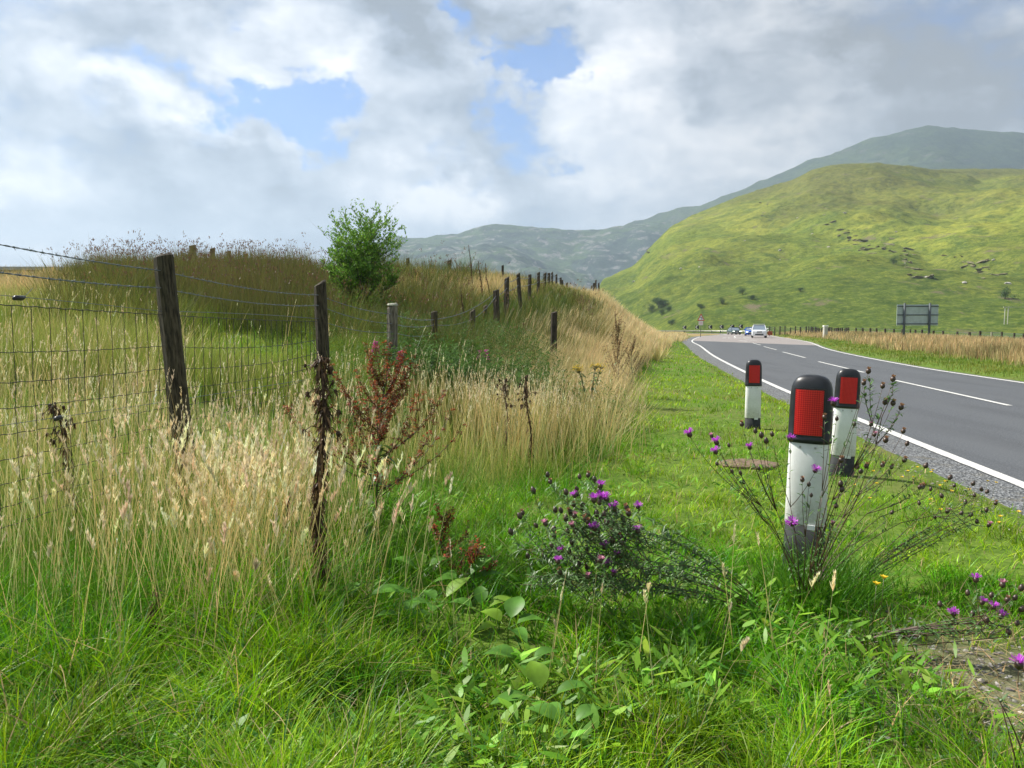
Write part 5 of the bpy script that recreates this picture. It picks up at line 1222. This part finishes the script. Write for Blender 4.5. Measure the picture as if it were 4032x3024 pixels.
# ------------------------------------------------------------------ the bush on the bank
def bush():
    Y = 17.0; b = at(355, 309, Y); b.z = min(b.z, gz(b.x, Y)); o = empty('willow_bush', b); tag(o, 'leafy green willow bush growing on the bank behind the fence, open twigs against the sky', 'bush')
    T = MB(); Lf = [[], [], []]; r = random.Random(12); LP = []; LD = []; LS = []
    def twig(p, d, L, rad, depth):
        n = 6; pts = [p]; dd = d.copy()
        for k in range(n):
            dd = (dd + Vector((r.uniform(-.13, .13), r.uniform(-.13, .13), r.uniform(-.02, .14)))).normalized(); pts.append(pts[-1] + dd * L / n)
        T.tube(pts, [rad * (1 - .6 * k / n) for k in range(n + 1)], 5 if depth < 2 else 3, False)
        if depth >= 1 and r.random() < .82:
            nl = int(L / (.045 if depth == 1 else .036))
            for k in range(nl):
                t = r.uniform(.08 if depth > 1 else .4, 1) * n; i = min(n - 1, int(t)); q = pts[i].lerp(pts[i + 1], t - i); a = r.uniform(0, 6.28)
                LP.append(q); LD.append((dd * .7 + Vector((math.cos(a), math.sin(a), r.uniform(-.1, .5)))).normalized()); LS.append(r.uniform(.045, .088))
        if depth < 3:
            for k in range((7, 6, 4)[depth]):
                t = r.uniform(.25, 1) * n; i = min(n - 1, int(t)); q = pts[i].lerp(pts[i + 1], t - i); a = r.uniform(0, 6.28)
                nd = (dd * r.uniform(.5, 1.0) + Vector((math.cos(a), math.sin(a), r.uniform(-.25, .55))) * .75).normalized(); twig(q, nd, L * r.uniform(.42, .68), rad * .5, depth + 1)
    crook = Vector((.22, 0, .32))
    T.tube([Vector((0, 0, -.1)), Vector((.04, 0, .1)), crook], [.035, .03, .027], 7)
    for vx, vy, vz, L in ((-.55, .1, .9, 1.0), (-.25, -.2, 1, 1.25), (.05, .2, 1, 1.2), (.35, -.1, 1, 1.1), (.75, .15, .7, 1.0), (1.0, -.1, .35, .85), (-.8, -.1, .5, .9), (-.1, -.6, .7, .9), (.1, .7, .8, .9), (-.45, -.5, .55, .8), (.5, -.6, .5, .8), (-.95, 0, .22, .7), (-.4, .1, 1, 1.15), (.2, 0, 1, 1.2)):
        twig(crook + Vector((r.uniform(-.05, .05), r.uniform(-.05, .05), r.uniform(-.05, .1))), Vector((vx, vy, vz)).normalized(), L * (1.08 if vz > .65 else .92), .013, 0)
    T.build('branches', leafmat('willow_bark', (.07, .055, .035), 0, .05, .4, 20), o, True)
    lp = np.array(LP); ld = np.array(LD); ls = np.array(LS); n = len(lp)
    # the crown spreads to fit a rounded, slightly irregular shape
    keep = (((lp[:, 0] - .10) / 1.25) ** 2 + (lp[:, 1] / 1.1) ** 2 < 1) & (lp[:, 2] > .05); edge = r
    lp, ld, ls = lp[keep], ld[keep], ls[keep]; n = len(lp)
    side = np.cross(ld, rng.normal(0, 1, (n, 3))); side /= np.linalg.norm(side, axis=1)[:, None]
    w = (ls * .22)[:, None]; L = ls[:, None]
    V = np.stack([lp, lp + ld * L * .5 - side * w, lp + ld * L, lp + ld * L * .5 + side * w], 1).reshape(-1, 3)
    i = (np.arange(n) * 4)[:, None]; q = np.concatenate([i, i + 1, i + 2, i + 3], 1)
    c = np.repeat(jit(mixc((.09, .22, .02), (.24, .42, .06), rng.random(n)), n, .25), 4, 0)
    link('leaves', npmesh('leaves', V, q, None, np.clip(c, 0, 1)), GRASS, o); o.scale = (.87, .9, 1.0)
bush()

# ------------------------------------------------------------------ traffic
CARW = mat('white_car_paint', (.78, .80, .82), .25, coat=.6, spec=.5); CARB = mat('blue_car_paint', (.02, .11, .50), .25, coat=.7, spec=.5); CARG = mat('dark_green_car_paint', (.012, .045, .035), .2, coat=.7, spec=.6)
GLASS = mat('car_glass', (.20, .25, .31), .12, spec=.7); TYRE = mat('tyre', (.012, .012, .013), .85); RIM = mat('alloy', (.45, .46, .48), .35, .8); LAMP = mat('lamp_glass', (.78, .80, .80), .15, spec=.7)
PLATE = mat('number_plate', (.75, .76, .74), .5); DARKT = mat('dark_trim', (.02, .02, .022), .5)
LAMPON = bpy.data.materials.new('headlamp_lit'); LAMPON.use_nodes = True
_b = LAMPON.node_tree.nodes['Principled BSDF']; _b.inputs['Base Color'].default_value = (.9, .95, .85, 1); _b.inputs['Emission Color'].default_value = (.95, 1, .85, 1); _b.inputs['Emission Strength'].default_value = 1.4
def car(kind, paint, W, L, Hh, hood, lamp, label, cat):
    """front faces -Y; origin on the ground under the middle"""
    o = empty(kind, (0, 0, 0)); tag(o, label, cat); w = W / 2; cl = .24 if Hh > 1.6 else .17
    def ring(y, zb, zt, ww, top):  # rounded body section
        return [Vector(p) for p in ((-ww * .92, y, zb), (-ww, y, zb + .12), (-ww, y, (zb + zt) / 2), (-ww * .97, y, zt - .08), (-ww * top, y, zt), (ww * top, y, zt), (ww * .97, y, zt - .08), (ww, y, (zb + zt) / 2), (ww, y, zb + .12), (ww * .92, y, zb))]
    ys = [(-L / 2, cl + .12, hood - .22, .86), (-L / 2 + .05, cl + .02, hood - .12, .93), (-L / 2 + .25, cl, hood - .05, .985), (-L / 2 + 1.15, cl, hood + .05, 1.0), (0, cl, hood + .08, 1.0), (L / 2 - .9, cl, hood + .10, 1.0), (L / 2 - .15, cl + .02, hood + .08, .97), (L / 2, cl + .14, hood - .1, .9)]
    MB().loft([ring(y, a, b, w * k, .88) for y, a, b, k in ys]).build('body', paint, o, True)
    # cabin: glasshouse and roof
    g = MB(); zt = Hh; a = w * .93; c_ = w * .72
    base = [(-L / 2 + 1.12, hood + .03), (L / 2 - .18 if Hh > 1.6 else L / 2 - .75, hood + .07)]; roof = [(-L / 2 + 1.80, zt - .06), (L / 2 - .5 if Hh > 1.6 else L / 2 - 1.35, zt - .06)]
    vs = [(-a, base[0][0], base[0][1]), (a, base[0][0], base[0][1]), (a, base[1][0], base[1][1]), (-a, base[1][0], base[1][1]), (-c_, roof[0][0], roof[0][1]), (c_, roof[0][0], roof[0][1]), (c_, roof[1][0], roof[1][1]), (-c_, roof[1][0], roof[1][1])]
    g.add(vs, [(0, 1, 5, 4), (1, 2, 6, 5), (2, 3, 7, 6), (3, 0, 4, 7), (4, 5, 6, 7)]).build('windows', GLASS, o)
    r_ = MB(); r_.loft([[Vector((x * s, y + dy, z)) for x, y, dy in ((-c_, roof[0][0], -.06), (c_, roof[0][0], -.06), (c_, roof[1][0], .05), (-c_, roof[1][0], .05))] for s, z in ((1.04, zt - .075), (1.03, zt - .03), (.88, zt))])
    for s in (-1, 1):
        r_.tube([(s * a * 1.0, base[0][0], base[0][1]), (s * c_ * 1.02, roof[0][0], roof[0][1])], .045, 5); r_.tube([(s * a, base[1][0], base[1][1]), (s * c_ * 1.02, roof[1][0], roof[1][1])], .06, 5)
        my = (base[0][0] + base[1][0]) / 2; r_.tube([(s * a * 1.005, my, base[0][1]), (s * c_ * 1.03, my, roof[0][1])], .045, 5)
    r_.build('roof', paint, o)
    f = -L / 2 - .012
    MB().box(-w * .34, w * .34, f, f + .1, hood - .30, hood - .17).build('grille', DARKT, o); MB().box(-w * .55, w * .55, f - .005, f + .12, cl + .12, cl + .27).build('lower_grille', DARKT, o)
    MB().box(-.26, .26, f - .02, f + .06, hood - .42, hood - .32).build('number_plate', PLATE, o)
    for s in (-1, 1):
        x0, x1 = sorted((s * w * .50, s * w * .90)); MB().box(x0, x1, f + .005, f + .25, hood - .30, hood - .16).build('headlight', lamp, o)
        m = MB(); m.loft([sec(.10, .05, hood + .10, 8, 3, s * (w + .10), -L / 2 + 1.35), sec(.11, .07, hood + .17, 8, 3, s * (w + .10), -L / 2 + 1.35), sec(.09, .05, hood + .24, 8, 3, s * (w + .10), -L / 2 + 1.35)]); m.build('wing_mirror', paint, o, True)
        for y in (-L / 2 + .85, L / 2 - .85):
            R = .36 if Hh > 1.6 else .31; x = s * (w - .11); t = MB(); t.tube([(x - .11, y, R), (x - .10, y, R), (x + .10, y, R), (x + .11, y, R)], [R * .9, R, R, R * .9], 18)
            wh = empty('wheel', (0, 0, 0)); wh.parent = o; t.build('tyre', TYRE, wh, True); MB().tube([(x - .115, y, R), (x + .115, y, R)], R * .62, 14).build('rim', RIM, wh)
    return o
def place_car(o, px, Y, lane_t, tang):
    X = (px - 512) / F * Y; o.location = (X, Y, float(roadz(min(Y, 150))) + .006); o.rotation_euler = (0, 0, tang)
c = car('white_estate_car', CARW, 1.88, 4.75, 1.70, 1.00, LAMP, 'white tall estate car with roof bars, nearest of the three oncoming cars', 'car')
rb = MB()
for y in (-.35, .9): rb.box(-.72, .72, y - .04, y + .04, 1.775, 1.81); [rb.box(s * .64 - .03, s * .64 + .03, y - .03, y + .03, 1.68, 1.78) for s in (-1, 1)]
rb.build('roof_bars', RIM, c); place_car(c, 758.4, 101, 0, -.29)
c = car('blue_hatchback_car', CARB, 1.80, 4.3, 1.42, .86, LAMPON, 'bright blue car half hidden behind the white estate car', 'car'); place_car(c, 750, 128, 0, -.26)
c = car('dark_green_saloon_car', CARG, 1.78, 4.4, 1.45, .86, LAMPON, 'dark green car with its lights on coming out of the bend, farthest away', 'car'); place_car(c, 733.5, 150, 0, -.02)

# ------------------------------------------------------------------ signs and barrier
SGREY = mat('sign_back_grey', (.46, .55, .55), .6, noise=.12, nscale=3); SPOST = mat('grey_steel_post', (.09, .105, .115), .6, .2); SWHITE = mat('sign_white', (.78, .78, .76), .5); SRED = mat('sign_red', (.50, .02, .025), .45); SBLACK = mat('sign_black', (.015, .015, .017), .5); RAIL = mat('guardrail_zinc', (.55, .55, .50), .5, .3, noise=.15, nscale=3)
# big sign seen from behind
Yb = 60; A0 = at(897, 304.5, Yb); A1 = at(937.6, 325.4, Yb); cx = (A0.x + A1.x) / 2; hw = (A1.x - A0.x) / 2
sg = empty('direction_sign', (cx, Yb, gz(cx, Yb))); tag(sg, 'large rectangular road sign seen from its grey back on two dark posts', 'road sign'); gzz = sg.location.z
z0, z1_ = A1.z - gzz, A0.z - gzz
MB().box(-hw, hw, -.03, 0, z0, z1_).build('panel', SGREY, sg)
for z in (z0 + .12, (z0 + z1_) / 2, z1_ - .14): MB().box(-hw, hw, -.075, -.032, z - .035, z + .035).build('rail', SPOST, sg)
for px in (903.6, 928.8): x = at(px, 310, Yb).x - cx; MB().tube([(x, -.16, -.5), (x, -.16, z1_ + .10)], .085, 10).build('post', SPOST, sg, True)
# bend warning triangle
Yw = 108; g = at_x(700.3, Yw); ws = empty('bend_warning_sign', g); tag(ws, 'red-edged triangular warning sign with a black left bend arrow over a small white plate', 'warning sign')
zt_ = at(700, 313.6, Yw).z - g.z; zb_ = at(700, 320.7, Yw).z - g.z; hwid = .52
def tri(s, y, t, zc): 
    pts = [(-hwid * s, zc - (zt_ - zb_) / 3 * s), (hwid * s, zc - (zt_ - zb_) / 3 * s), (0, zc + (zt_ - zb_) * 2 / 3 * s)]
    return MB().add([(x, y, z) for x, z in pts] + [(x, y + t, z) for x, z in pts], [(0, 1, 2), (5, 4, 3), (0, 3, 4, 1), (1, 4, 5, 2), (2, 5, 3, 0)])
zc = zb_ + (zt_ - zb_) / 3
tri(1.0, -.02, .02, zc).build('red_border', SRED, ws); tri(.70, -.026, .005, zc).build('white_face', SWHITE, ws)
ar = MB(); ar.box(.08, .17, -.036, -.028, zc - .2, zc + .06)
ar.add([(.08, -.034, zc + .05), (.17, -.034, zc + .05), (.10, -.034, zc + .19), (.04, -.034, zc + .12)], [(0, 1, 2, 3)]); ar.add([(.11, -.033, zc + .19), (.05, -.033, zc + .11), (-.08, -.033, zc + .12), (-.08, -.033, zc + .20)], [(0, 1, 2, 3)])
ar.add([(-.08, -.032, zc + .08), (-.08, -.032, zc + .25), (-.20, -.032, zc + .16)], [(0, 1, 2)]); ar.build('bend_arrow', SBLACK, ws)
MB().box(-.30, .30, -.02, 0, zb_ - .62, zb_ - .06).build('supplementary_plate', mat('plate_white', (.78, .72, .71), .5), ws)
ln = MB(); [ln.box(-.22, .22, -.026, -.021, zb_ - q - .03, zb_ - q) for q in (.20, .32, .44)]; ln.build('plate_marking', mat('plate_red', (.50, .15, .15), .5), ws)
MB().tube([(0, .03, -.3), (0, .03, zt_ - .1)], .04, 8).build('pole', SPOST, ws, True)
# chevron boards round the bend
def chevron():
    o = empty('chevron_board', (0, 0, 0)); MB().box(-.45, .45, -.03, 0, 1.15, 1.95).build('board', SBLACK, o)
    m = MB(); a = .40; zc = 1.55
    m.add([(-.44, -.036, zc), (-.12, -.036, zc + .39), (.12, -.036, zc + .39), (-.18, -.036, zc), (.12, -.036, zc - .39), (-.12, -.036, zc - .39)], [(0, 3, 2, 1), (0, 5, 4, 3)]); m.build('arrow', SWHITE, o)
    for x in (-.3, .3): MB().tube([(x, .03, -1.2), (x, .03, 1.9)], .035, 6).build('post', SPOST, o, True)
    return o
cv = chevron(); ords = ('leftmost of the six black chevron boards, farthest left behind the tan grass', 'second black chevron board from the left, just left of the warning sign pole', 'third chevron board from the left, right of the warning sign', 'fourth chevron board from the left behind the barrier', 'fifth chevron board from the left, above the dark green car', 'rightmost chevron board, just left of the blue car')
for i, (zx, zy) in enumerate(((537, 403), (720, 399), (910, 396), (1075, 394), (1230, 391), (1355, 388))):
    px = (2550 + zx * .2712) / 3.9375; py = (1180 + zy * .2712) / 3.9375; Y = 186 - i * 2.2 + (0 if i else 0); o = cv if i == 0 else copy_tree(cv); P = at(px, py, Y)
    o.location = (P.x, P.y, P.z - 1.55); o.rotation_euler = (0, 0, -.15); tag(o, ords[i], 'chevron sign', 'chevron boards round the bend')
# guardrail
GP = curve([(24, 190.5), (36, 189.5), (44, 187), (50, 182), (54, 175), (56, 167)], 40); gr = empty('guardrail', (44, 186, .1)); tag(gr, 'pale steel crash barrier round the outside of the far bend behind the cars', 'guardrail')
pr = [(0, .48), (.04, .52), (-.02, .58), (.04, .64), (-.02, .70), (.02, .76)]; V_ = []
t_ = np.gradient(GP, axis=0); t_ /= np.hypot(t_[:, 0], t_[:, 1])[:, None]; nrm = np.stack([t_[:, 1], -t_[:, 0]], 1)
rings = []
for k in range(len(GP)):
    rings.append([Vector((GP[k, 0] + nrm[k, 0] * -d * 1, GP[k, 1] + nrm[k, 1] * -d, z + .1)) - gr.location for d, z in pr] + [Vector((GP[k, 0] + nrm[k, 0] * (.03 - d), GP[k, 1] + nrm[k, 1] * (.03 - d), z + .1)) - gr.location for d, z in reversed(pr)])
MB().loft(rings).build('rail', RAIL, gr)
for k in range(0, 40, 2):
    x, y = GP[k] + nrm[k] * .1; MB().box(x - .06 - 44, x + .06 - 44, y - .04 - 186, y + .04 - 186, -.6, .70).build('post', SPOST, gr)
# small red marker board by the far verge and utility cabinet
P = at(769.5, 332.3, 116); g = at_x(769.5, 116); mb_ = empty('marker_board', g); tag(mb_, 'small orange-red striped board beside the white car, at the right-hand verge', 'marker board')
MB().box(-.35, .35, -.02, 0, .25, .85).build('board', mat('orange_board', (.45, .10, .03), .5), mb_); s_ = MB(); [s_.add([(x, -.026, .27), (x + .10, -.026, .27), (x + .22, -.026, .83), (x + .12, -.026, .83)], [(0, 1, 2, 3)]) for x in (-.33, -.08, .14)]; s_.build('stripes', mat('rust_stripe', (.16, .04, .02), .5), mb_)
MB().tube([(0, .03, -.2), (0, .03, .8)], .03, 6).build('post', SPOST, mb_)
g = at_x(824.6, 88); cb = empty('utility_cabinet', g); tag(cb, 'pale grey roadside cabinet among the far fence posts', 'cabinet'); zt_ = at(824, 325.5, 88).z - g.z
MB().box(-.2, .2, -.2, .2, -.1, zt_ - .12).build('body', mat('cabinet_grey', (.50, .48, .44), .7, noise=.15, nscale=3), cb); MB().loft([[Vector((x * s, y * s, z)) for x, y in ((-.25, -.25), (.25, -.25), (.25, .25), (-.25, .25))] for s, z in ((1, zt_ - .12), (1, zt_ - .06), (.85, zt_))]).build('lid', SWHITE, cb)
# manhole slab in the verge
g = gpx(748, 466); sl = empty('concrete_slab', g + Vector((0, 0, .012))); tag(sl, 'flat brown stone slab sunk in the grass below the farthest marker', 'slab')
pts = [(.30 * math.cos(a) * random.uniform(.85, 1.1), .24 * math.sin(a) * random.uniform(.85, 1.1)) for a in (k * .5236 for k in range(12))]
MB().loft([[Vector((x, y, z)) for x, y in pts] for z in (-.06, .012)] + [[Vector((x * .95, y * .95, .02)) for x, y in pts]]).build('slab', mat('brown_stone', (.20, .14, .10), .9, noise=.4, nscale=18, bump=.8, stretch=(1, 4, 1)), sl)
# slate wall and grey stones at the far left
g0 = Vector((-15.5, 23.5, gz(-15.5, 23.5))); w_ = empty('stone_wall', g0); tag(w_, 'low pale grey slab wall in the straw at the far left skyline', 'wall'); m = MB(); random.seed(4)
for k in range(11):
    x = k * .62; Xw = g0.x - 2.3 + x; Yw_ = g0.y + .3 * random.random(); zg = gz(Xw, Yw_) - g0.z
    m.loft([[Vector((x - 2.3 + a * .36, b * .35 + (Yw_ - g0.y), zg + z)) for a, b in ((-1, -1), (.9, -1.1), (1.1, 1), (-.9, 1))] for z in (-.1, .42 + random.uniform(-.05, .05))])
m.build('slabs', mat('grey_slate', (.34, .34, .34), .85, noise=.35, nscale=4, bump=.6), w_)
cp_ = MB().box(-2.7, 4.3, -.42, .42, .44, .54).build('coping', mat('pale_slate', (.46, .46, .45), .8, noise=.25, nscale=3), w_); cp_.rotation_euler = (0, .0, 0)

# ------------------------------------------------------------------ fence across the road
ff = empty('field_fence', (30, 100, -.2)); tag(ff, 'long low post and wire fence along the field edge beyond the road', 'fence'); r = random.Random(9)
FX = [(812 + k * 2.45 + r.uniform(-.5, .5), None) for k in range(0, 0)]
line = [(750, 140), (774, 128), (800, 118), (824, 106), (850, 96), (900, 84), (960, 74), (1024, 66), (1100, 58)]
xs = list(np.arange(748, 806, 5.2)) + list(np.arange(808, 848, 2.1)) + [836.5, 846, 855, 862, 869.5, 876, 884.5, 893, 901, 909, 914.5, 921, 933, 942, 956, 968.5, 979, 991, 1001, 1013, 1022, 1035, 1060, 1090]
lw = []
for i, px in enumerate(xs):
    Y = np.interp(px, [q[0] for q in line], [q[1] for q in line]); X = (px - 512) / F * Y; zg = gz(X, Y); h = r.uniform(1.0, 1.25)
    topz = CAMZ - ((325.8 + (px - 748) * .026 + r.uniform(-1, 1)) + 0 - 328) * Y / 769
    topz = min(max(topz, zg + .9), zg + 1.6)
    m = MB(); w = r.uniform(.06, .10); lean = r.uniform(-.06, .06)
    m.loft([[Vector((a * w, b * w, zg - .3)) for a, b in ((-1, -1), (1, -1), (1, 1), (-1, 1))], [Vector((lean + a * w * .9, b * w * .9, topz)) for a, b in ((-1, -1), (1, -1), (1, 1), (-1, 1))]])
    pale = 0 <= abs(px - 991) < 1; o = m.build('post', mat('pale_post_wood', (.34, .32, .24), .9) if pale else WOODD, ff); o.location = Vector((X, Y, 0)) - ff.location; lw.append(Vector((X, Y, topz)))
for dz in (.08, .35, .62):
    m = MB(); pts = sorted(lw, key=lambda p: -p.y); m.tube([p - Vector((0, 0, dz)) for p in pts], .012, 3, False); o = m.build('wire', GALV, ff); o.location = -ff.location

# ------------------------------------------------------------------ far things on the hills
def hill_at(name, px, py):
    xs, t, X, Y, Z = HILLPTS[name]; u, v = proj(X, Y, Z); m = (t <= 1.0)[:, None] * np.ones_like(u)
    d = np.where(m > 0, (u - px) ** 2 + (v - py) ** 2, 1e9); i = np.unravel_index(np.argmin(d), d.shape); return Vector((X[i], Y[i], Z[i]))
CROWN = leafmat('far_tree_leaves', None, .2, .02)
def far_tree(name='hawthorn_tree', seed=1, h=6.0, w=3.4):
    o = empty(name, (0, 0, 0)); T = MB(); T.tube([(0, 0, -1), (.1, 0, h * .25), (0, .1, h * .6)], [.28, .2, .08], 6)
    for k in range(6): a = k * 1.05; T.tube([(0, 0, h * .3), (math.cos(a) * w * .5, math.sin(a) * w * .5, h * .62)], [.1, .04], 4)
    T.build('trunk', STEMB, o, True); g = np.random.default_rng(seed); n = 1500
    cc = g.normal(0, 1, (14, 3)) * np.array([w * .36, w * .36, h * .20]) + np.array([0, 0, h * .42]); k = g.integers(0, 14, n)
    p = cc[k] + g.normal(0, 1, (n, 3)) * np.array([w * .20, w * .20, h * .12]); p[:, 2] = np.maximum(p[:, 2], .1)
    d = g.normal(0, 1, (n, 3)); d /= np.linalg.norm(d, axis=1)[:, None]; s = np.cross(d, g.normal(0, 1, (n, 3))); s /= np.linalg.norm(s, axis=1)[:, None]
    V = np.stack([p, p + d * .22 - s * .13, p + d * .44, p + d * .22 + s * .13], 1).reshape(-1, 3); i = (np.arange(n) * 4)[:, None]
    c = np.array((.065, .12, .03)) * np.exp(g.normal(0, .25, (n, 1))); link('crown', npmesh('crown', V, np.concatenate([i, i + 1, i + 2, i + 3], 1), None, np.repeat(c, 4, 0)), CROWN, o); return o
FT = [far_tree('hawthorn_tree', 1), far_tree('hawthorn_tree', 2, 7.5, 4.6)]
used = [False, False]
TREES = [(671.5, 322.5, .9, 0, 'small round dark tree alone in the pale field left of the warning sign'), (659, 306, 1.5, 1, 'largest dark tree in the copse at the left foot of the green hill'), (664, 303, 1.3, 0, 'upper right tree of the copse at the left foot of the hill'), (652, 310, 1.2, 1, 'lower left tree of the copse at the left foot of the hill'), (669, 309, 1.0, 0, 'small tree at the right end of the copse'), (655, 300, 1.0, 0, 'tree at the top of the copse on the left flank'), (662, 313, 1.0, 1, 'tree at the bottom of the copse on the left flank'),
    (742, 293, .9, 1, 'dark shrub in a fold of the hill, above the bend sign'), (752, 297, .8, 0, 'dark shrub right of the fold above the bend sign'), (700, 306, .8, 0, 'shrub low on the hill, straight above the warning sign'), (722, 303, .8, 1, 'shrub low on the hill between the warning sign and the cars'), (800, 290, .7, 0, 'lone shrub on the hillside above the far fence posts'), (893, 262, 1.0, 1, 'lone shrub higher up the hillside above the big sign'), (1005, 296, 1.1, 1, 'shrub on the lower hillside at the right edge')]
for px, py, s, k, lab in TREES:
    o = copy_tree(FT[k]) if used[k] else FT[k]; used[k] = True; o.location = hill_at('green_hill', px, py + 2); o.scale = (s * .62, s * .62, s * .5); o.rotation_euler = (0, 0, random.uniform(0, 6)); tag(o, lab, 'tree', 'trees and shrubs on the green hill')
# H-pole power line
g = hill_at('green_hill', 1005.5, 325); pp = empty('power_pole', g); tag(pp, 'pale twin-legged pole with a crossbar at the right edge of the hillside', 'power pole'); k = g.y / 769; H = 17.5 * k
PW = mat('bleached_pole', (.55, .53, .46), .8)
for x in (-1.6, 1.6): MB().tube([(x * k, 0, -1), (x * k + .3 * k, 0, H)], .45 * k, 6).build('pole', PW, pp)
MB().box(-3 * k, 5 * k, -.15, .15, H - .9 * k, H - .1 * k).build('crossbar', PW, pp); MB().tube([(4 * k, 0, H - .2), (40 * k, 8, H + .5 * k), (90 * k, 16, H + 2 * k)], .16 * k, 4).build('cable', PW, pp)
# boulders
def boulder(seed, s=1.0):
    g = np.random.default_rng(seed); bm = bmesh.new(); bmesh.ops.create_icosphere(bm, subdivisions=2, radius=1)
    for v in bm.verts: v.co = Vector((v.co.x * 1.3, v.co.y, v.co.z * .75)) * (1 + float(g.normal(0, .12)))
    me = bpy.data.meshes.new('boulder'); bm.to_mesh(me); bm.free(); return me
BM_ = mat('pale_rock', (.40, .38, .34), .95, noise=.4, nscale=1.5); BMD = mat('dark_rock', (.20, .18, .10), .95, noise=.5, nscale=1.5); bme = [boulder(1), boulder(2)]; bmd = [boulder(3), boulder(4)]
for m in bme: m.materials.append(BM_)
for m in bmd: m.materials.append(BMD)
random.seed(77)
for k in range(18):
    px, py = random.choice(((640, 262), (820, 228), (836, 215), (900, 255), (960, 270), (700, 268), (780, 250))); px += random.gauss(0, 30); py += random.gauss(0, 14); px = min(1015, max(625, px))
    o = bpy.data.objects.new('boulder', bme[k % 2]); col.objects.link(o); o.location = hill_at('green_hill', px, py); s = random.uniform(.4, 1.0); o.scale = (s, s, s); o.rotation_euler = (0, 0, random.uniform(0, 6)); tag(o, 'small pale boulder scattered on the grass of the green hill', 'boulder', 'pale boulders on the green hill')
CR = [((842, 232), (872, 252), 26), ((884, 243), (925, 277), 30), ((952, 255), (1000, 276), 18), ((870, 247), (905, 250), 8), ((822, 208), (832, 226), 7), ((640, 258), (652, 244), 7), ((760, 212), (768, 204), 4)]
for (a, b), (c_, d), n in CR:
    for k in range(n):
        t = (k + random.random()) / n; px = a + (c_ - a) * t + random.gauss(0, 5); py = b + (d - b) * t + random.gauss(0, 3)
        o = bpy.data.objects.new('crag', bmd[k % 2]); col.objects.link(o); o.location = hill_at('green_hill', px, py); s = random.uniform(.5, 1.4) * (1 if random.random() < .85 else 1.4); o.scale = (s * 1.5, s * .9, s * .42); o.rotation_euler = (random.uniform(-.3, .3), random.uniform(-.3, .3), random.uniform(0, 6)); tag(o, 'dark brown crag in the broken outcrop bands of the green hill', 'crag', 'crags on the green hill')
